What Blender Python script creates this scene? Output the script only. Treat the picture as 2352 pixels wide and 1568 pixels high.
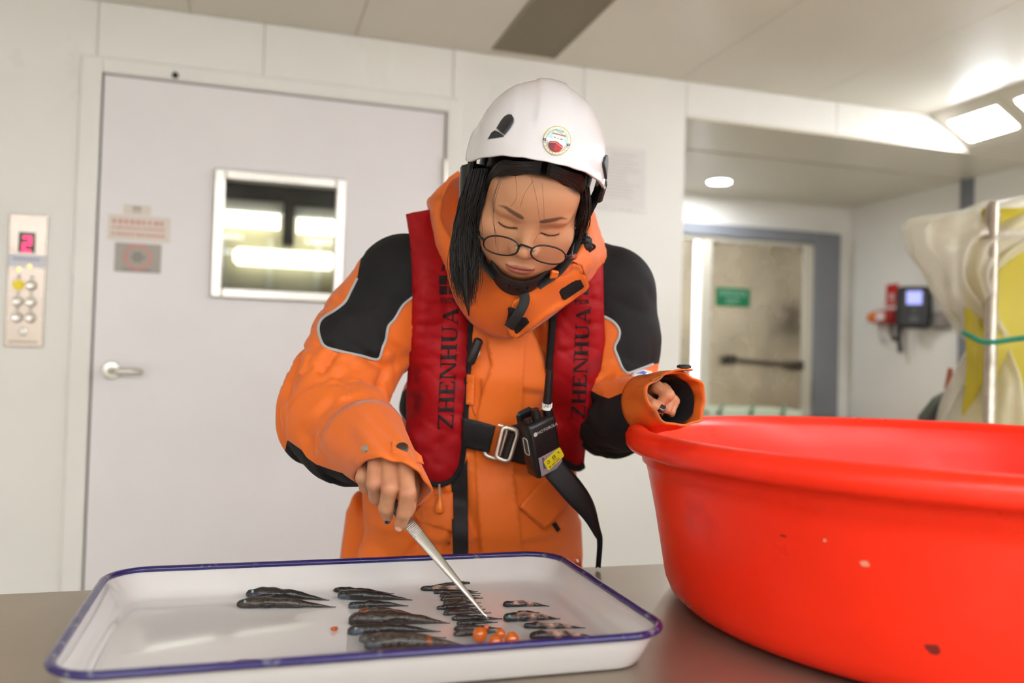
import bpy, bmesh, math, random
import numpy as np
from mathutils import Vector, Matrix
from mathutils.bvhtree import BVHTree
from mathutils.geometry import delaunay_2d_cdt

for o in list(bpy.data.objects):
    bpy.data.objects.remove(o, do_unlink=True)
SC = bpy.context.scene
COL = SC.collection

# ------------------------------------------------------------------ camera
FPX = 1957.0
YAW, PIT, ROL = [math.radians(a) for a in (16.9, 1.348, 1.64)]
CAM = np.array([0.0, 0.0, 1.19])
_F = np.array([math.sin(YAW)*math.cos(PIT), math.cos(YAW)*math.cos(PIT), math.sin(PIT)])
_r = np.array([math.cos(YAW), -math.sin(YAW), 0.0])
_u = np.cross(_r, _F)
CR = math.cos(ROL)*_r + math.sin(ROL)*_u      # camera right
CU = -math.sin(ROL)*_r + math.cos(ROL)*_u     # camera up
CF = _F
cam_data = bpy.data.cameras.new('camera')
cam = bpy.data.objects.new('camera', cam_data)
COL.objects.link(cam)
cam.matrix_world = Matrix(((CR[0], CU[0], -CF[0], CAM[0]), (CR[1], CU[1], -CF[1], CAM[1]),
                           (CR[2], CU[2], -CF[2], CAM[2]), (0, 0, 0, 1)))
cam_data.sensor_width = 36.0
cam_data.lens = FPX/2352*36
cam_data.clip_start = 0.02
cam_data.dof.use_dof = True
cam_data.dof.focus_distance = 1.22
cam_data.dof.aperture_fstop = 2.2
SC.camera = cam

# ------------------------------------------------------------------ world, exposure
w = bpy.data.worlds.new('world'); SC.world = w
w.use_nodes = True
w.node_tree.nodes['Background'].inputs[0].default_value = (0.9, 0.93, 1.0, 1)
w.node_tree.nodes['Background'].inputs[1].default_value = 0.15
SC.view_settings.view_transform = 'Standard'
SC.view_settings.look = 'None'
SC.view_settings.exposure = 0.0
SC.view_settings.gamma = 1.0
SC.view_settings.use_curve_mapping = False

LAMP_TROUGH = 33.0      # ceiling trough lamps (emission strength)
LAMP_ROW = 36.5       # ceiling row lamps
LAMP_COL = (0.985, 1.025, 1.08)

# ------------------------------------------------------------------ measuring helpers (pixel of the photograph + a real plane or distance -> point of the room)
def ray(px, py):
    return CF + CR*(px-1176)/FPX - CU*(py-784)/FPX
def onX(px, py, v):
    d = ray(px, py); return CAM + d*v/d[0]
def onY(px, py, v):
    d = ray(px, py); return CAM + d*v/d[1]
def onZ(px, py, v):
    d = ray(px, py); return CAM + d*(v-CAM[2])/d[2]
def at(px, py, d):
    return CAM + ray(px, py)*d
def mpp(d):
    return d/FPX

# ------------------------------------------------------------------ materials
def srgb(*c):
    if len(c) == 1: c = c[0]
    return tuple((v/255/12.92 if v/255 <= .04045 else ((v/255+.055)/1.055)**2.4) for v in c)
MATS = {}
def mat(name, col=(.8, .8, .8), rough=.5, metal=0., spec=.5, var=0., vscale=6., bump=0., bscale=150., trans=0., ior=1.45,
        sss=0., coat=0., emit=0., ecol=None, vcol=False, stain=None, sscale=5., sth=.62, alpha=1., sheen=0., rvar=0., weave=0.):
    if name in MATS: return MATS[name]
    m = bpy.data.materials.new(name); m.use_nodes = True
    nt = m.node_tree; N = nt.nodes; L = nt.links
    b = N['Principled BSDF']
    b.inputs['Base Color'].default_value = (*col, 1)
    b.inputs['Roughness'].default_value = rough
    b.inputs['Metallic'].default_value = metal
    b.inputs['Specular IOR Level'].default_value = spec
    b.inputs['Transmission Weight'].default_value = trans
    b.inputs['IOR'].default_value = ior
    b.inputs['Coat Weight'].default_value = coat
    b.inputs['Coat Roughness'].default_value = .08
    b.inputs['Alpha'].default_value = alpha
    if sheen:
        b.inputs['Sheen Weight'].default_value = sheen
    if sss:
        b.inputs['Subsurface Weight'].default_value = sss
        b.inputs['Subsurface Radius'].default_value = (.006, .0025, .0012)
        b.inputs['Subsurface Scale'].default_value = 1.0
    if emit:
        b.inputs['Emission Color'].default_value = (*(ecol or col), 1)
        b.inputs['Emission Strength'].default_value = emit
    tc = N.new('ShaderNodeTexCoord')
    src = None
    if vcol:
        a = N.new('ShaderNodeAttribute'); a.attribute_name = 'Col'; src = a.outputs['Color']
    def noise(scale, detail=4):
        n = N.new('ShaderNodeTexNoise'); n.inputs['Scale'].default_value = scale; n.inputs['Detail'].default_value = detail
        L.new(tc.outputs['Object'], n.inputs['Vector']); return n
    if var:
        n = noise(vscale)
        mr = N.new('ShaderNodeMapRange'); mr.inputs['From Min'].default_value = .3; mr.inputs['From Max'].default_value = .7
        mr.inputs['To Min'].default_value = 1-var; mr.inputs['To Max'].default_value = 1+var*.6
        L.new(n.outputs['Fac'], mr.inputs['Value'])
        mx = N.new('ShaderNodeVectorMath'); mx.operation = 'SCALE'
        if src is not None: L.new(src, mx.inputs[0])
        else: mx.inputs[0].default_value = col
        L.new(mr.outputs[0], mx.inputs['Scale']); src = mx.outputs[0]
    if stain:
        n = noise(sscale, 6)
        cr = N.new('ShaderNodeMapRange'); cr.inputs['From Min'].default_value = sth; cr.inputs['From Max'].default_value = sth+.12
        L.new(n.outputs['Fac'], cr.inputs['Value'])
        mx = N.new('ShaderNodeMix'); mx.data_type = 'RGBA'
        L.new(cr.outputs[0], mx.inputs[0])
        if src is not None: L.new(src, mx.inputs[6])
        else: mx.inputs[6].default_value = (*col, 1)
        mx.inputs[7].default_value = (*stain, 1)
        src = mx.outputs[2]
    if src is not None: L.new(src, b.inputs['Base Color'])
    if rvar:
        n = noise(vscale*1.7)
        mr = N.new('ShaderNodeMapRange'); mr.inputs['From Min'].default_value = .3; mr.inputs['From Max'].default_value = .7
        mr.inputs['To Min'].default_value = max(.02, rough-rvar); mr.inputs['To Max'].default_value = rough+rvar
        L.new(n.outputs['Fac'], mr.inputs['Value']); L.new(mr.outputs[0], b.inputs['Roughness'])
    if bump or weave:
        bp = N.new('ShaderNodeBump'); bp.inputs['Strength'].default_value = bump or weave; bp.inputs['Distance'].default_value = .002
        if weave:
            n = N.new('ShaderNodeTexWave'); n.inputs['Scale'].default_value = bscale; n.inputs['Distortion'].default_value = 1.5
            L.new(tc.outputs['Object'], n.inputs['Vector'])
        else: n = noise(bscale, 3)
        L.new(n.outputs['Fac'], bp.inputs['Height'])
        L.new(bp.outputs['Normal'], b.inputs['Normal'])
    MATS[name] = m
    return m

# ------------------------------------------------------------------ object helpers
def tag(o, label=None, cat=None, group=None, kind=None):
    if label: o['label'] = label
    if cat: o['category'] = cat
    if group: o['group'] = group
    if kind: o['kind'] = kind
    return o
def thing(name, base, label, cat, group=None):
    o = bpy.data.objects.new(name, None); COL.objects.link(o)
    o.location = Vector(base); o.empty_display_size = .05
    return tag(o, label, cat, group)
def setparent(o, p):
    o.parent = p
    inv = Matrix.Identity(4)
    q = p; M = Matrix.Identity(4)
    chain = []
    while q is not None: chain.append(q); q = q.parent
    for q in reversed(chain):
        M = M @ q.matrix_parent_inverse @ q.matrix_basis
    o.matrix_parent_inverse = M.inverted()
def fixnormals(me):
    bm = bmesh.new(); bm.from_mesh(me); bmesh.ops.recalc_face_normals(bm, faces=bm.faces); bm.to_mesh(me); bm.free()
def mob(name, V, Fc, m, parent=None, smooth=True, recalc=True, colors=None, midx=None, origin=None):
    """one mesh object from world-space vertices; m is a material or a list of materials"""
    me = bpy.data.meshes.new(name)
    V = np.asarray(V, float)
    o = bpy.data.objects.new(name, me)
    if parent is None:
        if origin is None:
            origin = np.array([(V[:, 0].min()+V[:, 0].max())/2, (V[:, 1].min()+V[:, 1].max())/2, V[:, 2].min()])
        o.location = Vector(origin); V = V - np.asarray(origin)
    me.from_pydata(V.tolist(), [], [list(map(int, f)) for f in Fc])
    for mm in (m if isinstance(m, (list, tuple)) else [m]): me.materials.append(mm)
    if midx is not None: me.polygons.foreach_set('material_index', np.asarray(midx, dtype=np.int32))
    if smooth is True: me.polygons.foreach_set('use_smooth', np.ones(len(me.polygons), dtype=bool))
    elif smooth: # angle in degrees
        me.polygons.foreach_set('use_smooth', np.ones(len(me.polygons), dtype=bool))
        me.set_sharp_from_angle(angle=math.radians(smooth))
    if colors is not None:
        ca = me.color_attributes.new('Col', 'FLOAT_COLOR', 'POINT')
        c4 = np.ones((len(V), 4)); c4[:, :3] = colors
        ca.data.foreach_set('color', c4.ravel())
    if recalc: fixnormals(me)
    me.update()
    COL.objects.link(o)
    if parent is not None: setparent(o, parent)
    return o
class MB:
    """collects shapes into one mesh"""
    def __init__(s): s.V = []; s.F = []; s.M = []
    def add(s, V, F, mi=0):
        n = len(s.V); s.V += [tuple(map(float, v)) for v in V]
        s.F += [tuple(int(i)+n for i in f) for f in F]; s.M += [mi]*len(F); return s
    def build(s, name, m, parent=None, smooth=30, **k): return mob(name, s.V, s.F, m, parent, smooth, midx=s.M, **k)
def boxvf(x0, x1, y0, y1, z0, z1):
    V = [(x, y, z) for x in (x0, x1) for y in (y0, y1) for z in (z0, z1)]
    return V, [(0, 1, 3, 2), (4, 6, 7, 5), (0, 4, 5, 1), (2, 3, 7, 6), (0, 2, 6, 4), (1, 5, 7, 3)]
def bevbox(x0, x1, y0, y1, z0, z1, b):
    """chamfered box"""
    V = []; idx = {}
    xs, ys, zs = (x0, x1), (y0, y1), (z0, z1)
    for i in (0, 1):
        for j in (0, 1):
            for k in (0, 1):
                sx, sy, sz = (1-2*i)*b, (1-2*j)*b, (1-2*k)*b
                for ax, p in enumerate(((xs[i], ys[j]+sy, zs[k]+sz), (xs[i]+sx, ys[j], zs[k]+sz), (xs[i]+sx, ys[j]+sy, zs[k]))):
                    idx[i, j, k, ax] = len(V); V.append(p)
    F = []
    g = idx
    for i in (0, 1):
        F.append((g[i,0,0,0], g[i,1,0,0], g[i,1,1,0], g[i,0,1,0]))
        F.append((g[0,i,0,1], g[1,i,0,1], g[1,i,1,1], g[0,i,1,1]))
        F.append((g[0,0,i,2], g[1,0,i,2], g[1,1,i,2], g[0,1,i,2]))
    for a in (0, 1):
        for c in (0, 1):
            F.append((g[0,a,c,1], g[1,a,c,1], g[1,a,c,2], g[0,a,c,2]))
            F.append((g[a,0,c,0], g[a,1,c,0], g[a,1,c,2], g[a,0,c,2]))
            F.append((g[a,c,0,0], g[a,c,1,0], g[a,c,1,1], g[a,c,0,1]))
            for e in (0, 1): F.append((g[a,c,e,0], g[a,c,e,1], g[a,c,e,2]))
    return V, F
def box(name, x0, x1, y0, y1, z0, z1, m, parent=None, b=0., **k):
    V, F = bevbox(x0, x1, y0, y1, z0, z1, b) if b else boxvf(x0, x1, y0, y1, z0, z1)
    return mob(name, V, F, m, parent, False, **k)
def frame_of(t):
    t = t/np.linalg.norm(t)
    a = np.array([0, 0, 1.]) if abs(t[2]) < .9 else np.array([1., 0, 0])
    u = np.cross(t, a); u /= np.linalg.norm(u); return u, np.cross(t, u)
def tubevf(P, R, n=8, cap=True, flat=1.0, up=None):
    """tube along points with parallel-transported frames; flat<1 squashes the second axis"""
    P = np.asarray(P, float); k = len(P)
    R = np.full(k, R, float) if np.isscalar(R) else np.asarray(R, float)
    T = np.gradient(P, axis=0); T /= (np.linalg.norm(T, axis=1, keepdims=True)+1e-12)
    if up is not None:
        u = np.asarray(up, float) - T[0]*np.dot(up, T[0]); u /= np.linalg.norm(u)
    else: u, _ = frame_of(T[0])
    V = []; a = np.linspace(0, 2*math.pi, n, endpoint=False)
    for i in range(k):
        u = u - T[i]*np.dot(u, T[i]); u /= np.linalg.norm(u); v = np.cross(T[i], u)
        V += list(P[i] + R[i]*(np.outer(np.cos(a), u) + flat*np.outer(np.sin(a), v)))
    F = [(i*n+j, i*n+(j+1) % n, (i+1)*n+(j+1) % n, (i+1)*n+j) for i in range(k-1) for j in range(n)]
    if cap:
        F.append(tuple(range(n-1, -1, -1))); F.append(tuple((k-1)*n+j for j in range(n)))
    return V, F
def tube(name, P, R, m, parent=None, n=8, **k):
    up = k.pop('up', None); flat = k.pop('flat', 1.)
    V, F = tubevf(P, R, n, flat=flat, up=up); return mob(name, V, F, m, parent, 40, **k)
def spline(P, n):
    """Catmull-Rom through points"""
    P = np.asarray(P, float); Q = np.vstack([2*P[0]-P[1], P, 2*P[-1]-P[-2]])
    out = []; s = np.linspace(0, len(P)-1, n)
    for t in s:
        i = min(int(t), len(P)-2); f = t-i
        a, b, c, d = Q[i], Q[i+1], Q[i+2], Q[i+3]
        out.append(.5*((2*b)+(-a+c)*f+(2*a-5*b+4*c-d)*f*f+(-a+3*b-3*c+d)*f**3))
    return np.array(out)
def lathevf(prof, n=48, c=(0, 0, 0), close=False):
    V = []; k = len(prof)
    for r, z in prof:
        for j in range(n):
            a = 2*math.pi*j/n; V.append((c[0]+r*math.cos(a), c[1]+r*math.sin(a), c[2]+z))
    F = [(i*n+j, i*n+(j+1) % n, (i+1)*n+(j+1) % n, (i+1)*n+j) for i in range(k-1) for j in range(n)]
    if close: F += [((k-1)*n+j, (k-1)*n+(j+1) % n, (j+1) % n, j) for j in range(n)]
    else: F += [tuple(range(n-1, -1, -1)), tuple((k-1)*n+j for j in range(n))]
    return V, F
def xform(V, M, o=(0, 0, 0)):
    """local -> world with columns M"""
    return np.asarray(V, float) @ np.asarray(M, float).T + np.asarray(o, float)
def loft(rings, closed=True, cap=False):
    k = len(rings); n = len(rings[0]); V = [p for r in rings for p in r]; F = []
    for i in range(k-1):
        for j in range(n if closed else n-1):
            F.append((i*n+j, i*n+(j+1) % n, (i+1)*n+(j+1) % n, (i+1)*n+j))
    if cap: F += [tuple(range(n-1, -1, -1)), tuple((k-1)*n+j for j in range(n))]
    return V, F
def roundrect(x0, x1, y0, y1, r, n=6):
    out = []
    for cx, cy, a0 in ((x1-r, y1-r, 0), (x0+r, y1-r, 90), (x0+r, y0+r, 180), (x1-r, y0+r, 270)):
        for i in range(n+1):
            a = math.radians(a0+90*i/n); out.append((cx+r*math.cos(a), cy+r*math.sin(a)))
    return out
def prismvf(poly, M, o, t):
    """extrude 2-D polygon (u,v) by t along the third column of M"""
    n = len(poly)
    V = [(p[0], p[1], 0) for p in poly]+[(p[0], p[1], t) for p in poly]
    F = [tuple(range(n-1, -1, -1)), tuple(range(n, 2*n))]+[(i, (i+1) % n, n+(i+1) % n, n+i) for i in range(n)]
    return xform(V, M, o), F
def solidify(V, F, t, N=None):
    """open sheet -> solid of thickness t (grows along -normal)"""
    V = np.asarray(V, float)
    F = [tuple(f) for f in F]
    if N is None:
        N = vnormals(V, F)
    n = len(V); V2 = V - N*(t if np.isscalar(t) else np.asarray(t)[:, None])
    E = {}
    for f in F:
        for a, b in zip(f, f[1:]+f[:1]): E[a, b] = E.get((a, b), 0)+1
    side = [(a, b) for (a, b) in E if (b, a) not in E]
    return np.vstack([V, V2]), F+[tuple(i+n for i in reversed(f)) for f in F]+[(b, a, a+n, b+n) for a, b in side]
def vnormals(V, F):
    V = np.asarray(V, float); N = np.zeros_like(V)
    for k in (3, 4):
        Q = np.array([f for f in F if len(f) == k], dtype=int)
        if len(Q) == 0: continue
        if k == 3: nn = np.cross(V[Q[:, 1]]-V[Q[:, 0]], V[Q[:, 2]]-V[Q[:, 0]])
        else: nn = np.cross(V[Q[:, 2]]-V[Q[:, 0]], V[Q[:, 3]]-V[Q[:, 1]])
        for j in range(k): np.add.at(N, Q[:, j], nn)
    return N/(np.linalg.norm(N, axis=1, keepdims=True)+1e-12)
def resample(poly, step, closed=True):
    P = [np.array(p, float) for p in poly]; out = []
    m = len(P) if closed else len(P)-1
    for i in range(m):
        a, b = P[i], P[(i+1) % len(P)]; k = max(1, int(round(np.linalg.norm(b-a)/step)))
        out += [a+(b-a)*j/k for j in range(k)]
    if not closed: out.append(P[-1])
    return out
def inpoly(P, poly):
    P = np.asarray(P, float); x, y = P[:, 0], P[:, 1]; c = np.zeros(len(P), bool); n = len(poly)
    for i in range(n):
        (x1, y1), (x2, y2) = poly[i], poly[i-1]
        cond = ((y1 > y) != (y2 > y)) & (x < (x2-x1)*(y-y1)/((y2-y1)+1e-12)+x1); c ^= cond
    return c
def polydist(P, poly, closed=True):
    P = np.asarray(P, float); d = np.full(len(P), 1e9); n = len(poly)
    for i in range(n if closed else n-1):
        a = np.array(poly[i], float); b = np.array(poly[(i+1) % n], float); ab = b-a
        t = np.clip(((P-a)@ab)/(ab@ab+1e-12), 0, 1); d = np.minimum(d, np.linalg.norm(P-a-t[:, None]*ab, axis=1))
    return d
def trimesh2d(poly, step):
    """triangulated polygon with interior points; returns (n,2) points, triangles"""
    B = resample(poly, step); nb = len(B)
    lo = np.min(B, axis=0); hi = np.max(B, axis=0)
    gx, gy = np.meshgrid(np.arange(lo[0]+step/2, hi[0], step), np.arange(lo[1]+step/2, hi[1], step*.87))
    gx = gx + (np.arange(gx.shape[0]) % 2)[:, None]*step/2
    G = np.c_[gx.ravel(), gy.ravel()]
    if len(G):
        G = G[inpoly(G, [tuple(b) for b in B])]
        if len(G): G = G[polydist(G, B) > step*.45]
    pts = [Vector((float(p[0]), float(p[1]))) for p in B]+[Vector((float(p[0]), float(p[1]))) for p in G]
    r = delaunay_2d_cdt(pts, [(i, (i+1) % nb) for i in range(nb)], [], 1, 1e-7)
    return np.array([(v.x, v.y) for v in r[0]]), [tuple(f) for f in r[2]]
# numpy value noise
_rng = np.random.RandomState(7); _perm = _rng.permutation(4096); _val = _rng.rand(4096)*2-1
def vnoise(P):
    P = np.asarray(P, float); I = np.floor(P).astype(int); f = P-I; f = f*f*(3-2*f); out = 0
    for dx in (0, 1):
        for dy in (0, 1):
            for dz in (0, 1):
                h = _perm[(_perm[(_perm[(I[:, 0]+dx) & 4095]+I[:, 1]+dy) & 4095]+I[:, 2]+dz) & 4095]
                wgt = (f[:, 0] if dx else 1-f[:, 0])*(f[:, 1] if dy else 1-f[:, 1])*(f[:, 2] if dz else 1-f[:, 2])
                out = out+_val[h]*wgt
    return out
def fbm(P, o=3):
    return sum(vnoise(np.asarray(P)*2**i+17.3*i)/2**i for i in range(o))
def textvf(s, size, M, o, t=.0004, align='CENTER'):
    """flat lettering from Blender's built-in font"""
    cu = bpy.data.curves.new('t', 'FONT'); cu.body = s; cu.size = size; cu.align_x = align; cu.align_y = 'CENTER'; cu.resolution_u = 2
    ob = bpy.data.objects.new('t', cu); COL.objects.link(ob)
    dg = bpy.context.evaluated_depsgraph_get(); me = bpy.data.meshes.new_from_object(ob.evaluated_get(dg))
    V = [tuple(v.co) for v in me.vertices]; F = [tuple(p.vertices) for p in me.polygons]
    bpy.data.objects.remove(ob); bpy.data.curves.remove(cu); bpy.data.meshes.remove(me)
    V = np.array(V); V[:, 2] = t
    return xform(V, M, o), F
FACE_WALL = np.array([[1, 0, 0], [0, 0, -1], [0, 1, 0]], float)   # columns: u=+X, v=+Z, w=-Y (plates on wall_back facing the room)
# ================================================================== the room
M_wall = mat('wall_paint', srgb(236, 233, 226), .32, var=.03, vscale=2.5, rvar=.06, spec=.4)
M_door = mat('door_paint', srgb(234, 229, 229), .36, var=.03, vscale=3, stain=srgb(222, 210, 196), sscale=4, sth=.68)
M_ceil = mat('ceiling_paint', srgb(222, 214, 198), .30, var=.03, vscale=2, spec=.4)
M_floor = mat('floor_coating', srgb(196, 194, 186), .5, var=.1, vscale=3)
M_gap = mat('joint_dark', srgb(106, 98, 86), .7)
M_steel = mat('brushed_steel', srgb(176, 168, 156), .34, 1., var=.1, vscale=9, rvar=.08)
M_alu = mat('aluminium', srgb(205, 200, 192), .28, 1., var=.05, vscale=12)
M_greyp = mat('grey_paint', srgb(122, 124, 130), .45, var=.06, vscale=6)
M_black = mat('black_plastic', srgb(24, 24, 26), .4)
M_white = mat('white_plastic', srgb(235, 233, 228), .4)
M_lamp = mat('lamp_diffuser', (1, 1, 1), .5, emit=LAMP_TROUGH, ecol=LAMP_COL)
M_lamp2 = mat('row_lamp_diffuser', (1, 1, 1), .5, emit=LAMP_ROW, ecol=LAMP_COL)
YW, ZC, ZS = 2.8, 2.24, 2.11
XL, XR, YB, YA = -2.4, 3.18, -4.2, 4.0
XA = 1.495
def st(o): return tag(o, kind='structure')

st(box('floor', XL-.05, XR+.05, YB-.05, YA+.05, -.05, 0, M_floor))
st(box('wall_left', XL-.06, XL, YB, YW, 0, ZC, M_wall))
st(box('wall_front', XL-.06, XR+.06, YB-.06, YB, 0, ZC+.1, M_wall))
wr = st(box('wall_right', XR, XR+.06, YB, YA+.06, 0, ZC+.1, M_wall))
# back wall: dark backing with door opening, panels in front
DX0, DX1, DZ = -.458, .596, 2.02
wb = MB()
for x0, x1, z0, z1 in ((XL, DX0-.02, 0, ZC), (DX1+.02, XA, 0, ZC), (DX0-.02, DX1+.02, DZ+.02, ZC), (XA, 2.805, ZS+.003, ZC)):
    wb.add(*boxvf(x0, x1, YW+.006, YW+.06, z0, z1))
wall_back = st(wb.build('wall_back', M_gap, None, False))
for x0, x1, z0, z1 in ((XL, -1.66, 0, ZC), (-1.66, -1.06, 0, ZC), (-1.06, DX0-.02, 0, ZC), (DX0-.02, .002, DZ+.02, ZC), (.002, DX1+.02, DZ+.02, ZC),
                       (DX1+.02, 1.09, 0, ZC), (1.09, XA, 0, ZC), (XA, 2.15, ZS+.003, ZC), (2.15, 2.805, ZS+.003, ZC)):
    g = .0008
    box('panel', x0+g, x1-g, YW, YW+.012, z0, z1, M_wall, wall_back, b=.0015)
# door jamb strip
fr = MB()
for x0, x1, z0, z1 in ((DX0-.062, DX0-.004, 0, DZ+.05), (DX1+.004, DX1+.05, 0, DZ+.05), (DX0-.004, DX1+.004, DZ+.004, DZ+.05)):
    fr.add(*bevbox(x0, x1, YW-.009, YW+.02, z0, z1, .004))
tr = st(fr.build('trim_1', M_wall, None, False))
# door leaf with a window hole
wx0, wx1, wz0, wz1 = -.103, .243, 1.392, 1.735
d1 = MB()
for x0, x1, z0, z1 in ((DX0, wx0, .01, DZ), (wx1, DX1, .01, DZ), (wx0, wx1, .01, wz0), (wx0, wx1, wz1, DZ)):
    d1.add(*boxvf(x0+.002*(x0 == DX0), x1-.002*(x1 == DX1), YW+.006, YW+.046, z0, z1))
door = st(d1.build('door_1', M_door, None, False))
tag(door, 'white lift door with small window, lever handle and notices')
jd = MB()
for x0, x1, z0, z1 in ((DX0-.004, DX0+.004, 0, DZ+.006), (DX1-.004, DX1+.004, 0, DZ+.006), (DX0+.004, DX1-.004, DZ-.004, DZ+.006)):
    jd.add(*boxvf(x0, x1, YW+.012, YW+.05, z0, z1))
jd.build('door_gasket', mat('gasket', srgb(96, 86, 74), .7), door, False)
# window frame of aluminium bars
bw = .030
for x0, x1, z0, z1 in ((wx0-bw, wx0+.004, wz0-bw, wz1+bw), (wx1-.004, wx1+bw, wz0-bw, wz1+bw), (wx0+.0042, wx1-.0042, wz1-.004, wz1+bw), (wx0+.0042, wx1-.0042, wz0-bw, wz0+.004)):
    box('window_bar', x0, x1, YW-.012, YW+.01, z0, z1, M_alu, door, b=.005)
M_glass = mat('window_glass', (.93, .96, .94), .02, trans=1., ior=1.3)
box('pane', wx0, wx1, YW+.02, YW+.026, wz0, wz1, M_glass, door)
for z in (1.80, .35):
    tube('hinge', [(DX1+.001, YW-.003, z-.06), (DX1+.001, YW-.003, z+.06)], .008, M_alu, door, 10)
# handle: round rose and lever
V, F = lathevf([(0.0, 0), (.027, 0), (.028, .004), (.024, .009), (.012, .011), (.012, .045), (0, .046)], 24)
V = xform(V, FACE_WALL, (-.405, YW+.006, 1.129))
hd = mob('door_handle', V, F, M_alu, door, 40)
P = spline([(-.405, YW-.032, 1.129), (-.385, YW-.040, 1.129), (-.35, YW-.040, 1.128), (-.312, YW-.038, 1.127)], 14)
tube('lever', P, [.010]*12+[.009, .006], M_alu, hd, 10)
# notices on the door
M_tag = mat('notice_cream', srgb(222, 210, 196), .35)
M_red = mat('notice_red', srgb(206, 142, 132), .5)
M_tgrey = mat('notice_grey', srgb(168, 160, 150), .4)
M_tdark = mat('notice_dark', srgb(110, 104, 98), .5)
def plate(name, x0, x1, z0, z1, m, label, cat, t=.003, y=YW+.006):
    return tag(box(name, x0, x1, y-t, y, z0, z1, m, None, b=.0008), label, cat)
def bars(name, parent, rows, m, y):
    mb = MB()
    for x0, x1, z0, z1 in rows: mb.add(*boxvf(x0, x1, y-.0006, y, z0, z1))
    tag(mb.build(name, m, parent, False), kind='stuff')
p = plate('notice_plate', -.389, -.312, 1.604, 1.632, M_tag, 'small cream name tag above the red lettered notice on door', 'sign')
bars('lettering', p, [(-.362+i*.008, -.356+i*.008, 1.620, 1.627) for i in range(3)]+[(-.362+i*.006, -.358+i*.006, 1.610, 1.614) for i in range(4)], M_tdark, YW+.003)
p = plate('notice_plate', -.430, -.255, 1.524, 1.600, M_tag, 'wide cream notice with rows of red lettering on white door', 'sign')
random.seed(3)
rows = []
for z, h, n in ((1.580, .012, 9), (1.561, .006, 12), (1.542, .008, 11)):
    for i in range(n):
        x = -.418+i*(.15/n); rows.append((x, x+.15/n*random.uniform(.5, .8), z-h/2, z+h/2))
bars('lettering', p, rows, M_red, YW+.003)
p = plate('notice_plate', -.408, -.278, 1.428, 1.516, M_tgrey, 'square grey sign with red ring below the cream notice', 'sign')
V, F = lathevf([(.031, 0), (.039, 0), (.039, .0008), (.031, .0008)], 36, close=True)
mob('ring', xform(V, FACE_WALL, (-.343, YW+.003, 1.474)), F, M_red, p, False)
bars('lettering', p, [(-.355+i*.008, -.350+i*.008, 1.480, 1.488) for i in range(3)]+[(-.360+i*.010, -.354+i*.010, 1.470, 1.477) for i in range(4)]+[(-.355+i*.008, -.350+i*.008, 1.460, 1.467) for i in range(3)]
     + [(-.385+i*.009, -.379+i*.009, 1.433, 1.437) for i in range(9)], M_tdark, YW+.003)
# sensor screw above the door
V, F = lathevf([(0, 0), (.010, 0), (.009, .006), (.004, .009), (0, .009)], 16)
tag(mob('door_sensor', xform(V, FACE_WALL, (-.256, YW-.009, 2.038)), F, M_black, None, 40), 'small black round stud above the white door', 'stud')

# lift control panel
cp = thing('lift_panel', (-.64, YW, 1.19), 'steel lift call panel with red digit display and round buttons', 'control panel')
M_cp = mat('panel_steel', srgb(190, 176, 164), .3, .85, var=.05, vscale=10)
box('plate', -.690, -.590, YW-.008, YW, 1.192, 1.580, M_cp, cp, b=.002)
dsp = box('display', -.664, -.620, YW-.0105, YW-.008, 1.467, 1.527, mat('display_glass', srgb(38, 22, 20), .15), cp)
M_led = mat('led_red', (1, .03, .12), .5, emit=3.2, ecol=(1, .03, .12))
sg = MB(); cx, cz, a, h = -.6415, 1.492, .011, .0145
for x0, x1, z0, z1 in ((cx-a, cx+a, cz+h*1.15, cz+h*1.15+.006), (cx+a-.006, cx+a, cz, cz+h*1.3), (cx-a, cx+a, cz-.003, cz+.003), (cx-a, cx-a+.006, cz-h*1.3, cz), (cx-a, cx+a, cz-h*1.15-.006, cz-h*1.15)):
    sg.add(*boxvf(x0, x1, YW-.0115, YW-.0104, z0, z1))
sg.build('digit', M_led, dsp, False)
lb = box('label_strip', -.688, -.593, YW-.0095, YW-.008, 1.425, 1.462, mat('label_blue_white', srgb(212, 212, 222), .4), cp)
bars('lettering', lb, [(-.676+i*.008, -.671+i*.008, 1.445, 1.452) for i in range(9)], mat('print_grey', srgb(150, 150, 165), .5), YW-.0095)
M_amb = mat('led_amber', (1, .55, .12), .5, emit=2.2, ecol=(1, .5, .1))
for x, z in ((-.660, 1.418), (-.632, 1.428)):
    V, F = lathevf([(0, 0), (.0055, 0), (.0045, .003), (0, .004)], 12)
    mob('indicator', xform(V, FACE_WALL, (x, YW-.008, z)), F, M_amb, cp, 40)
M_btn = mat('button_steel', srgb(205, 198, 190), .25, .8)
for r, z in enumerate((1.372, 1.324, 1.278)):
    for c_, x in enumerate((-.659, -.625)):
        V, F = lathevf([(0, 0), (.0155, 0), (.0155, .004), (.013, .007), (.011, .006), (0, .006)], 20)
        b_ = mob('button', xform(V, FACE_WALL, (x, YW-.008, z)), F, mat('button_lit', srgb(214, 190, 40), .35, emit=.35, ecol=srgb(214, 190, 40)) if (r, c_) == (0, 0) else M_btn, cp, 40)
        bars('lettering', cp, [(x-.004, x-.001, z+.020, z+.028), (x+.001, x+.004, z+.020, z+.028)], mat('engraving', srgb(90, 84, 78), .5), YW-.008)
V, F = lathevf([(0, 0), (.012, 0), (.012, .003), (.008, .005), (.003, .005), (0, .003)], 18)
mob('key_switch', xform(V, FACE_WALL, (-.643, YW-.008, 1.237)), F, M_alu, cp, 40)
bars('maker_print', cp, [(-.678+i*.0085, -.672+i*.0085, 1.204, 1.209) for i in range(9)], mat('print_rose', srgb(150, 110, 100), .5), YW-.008)
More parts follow.
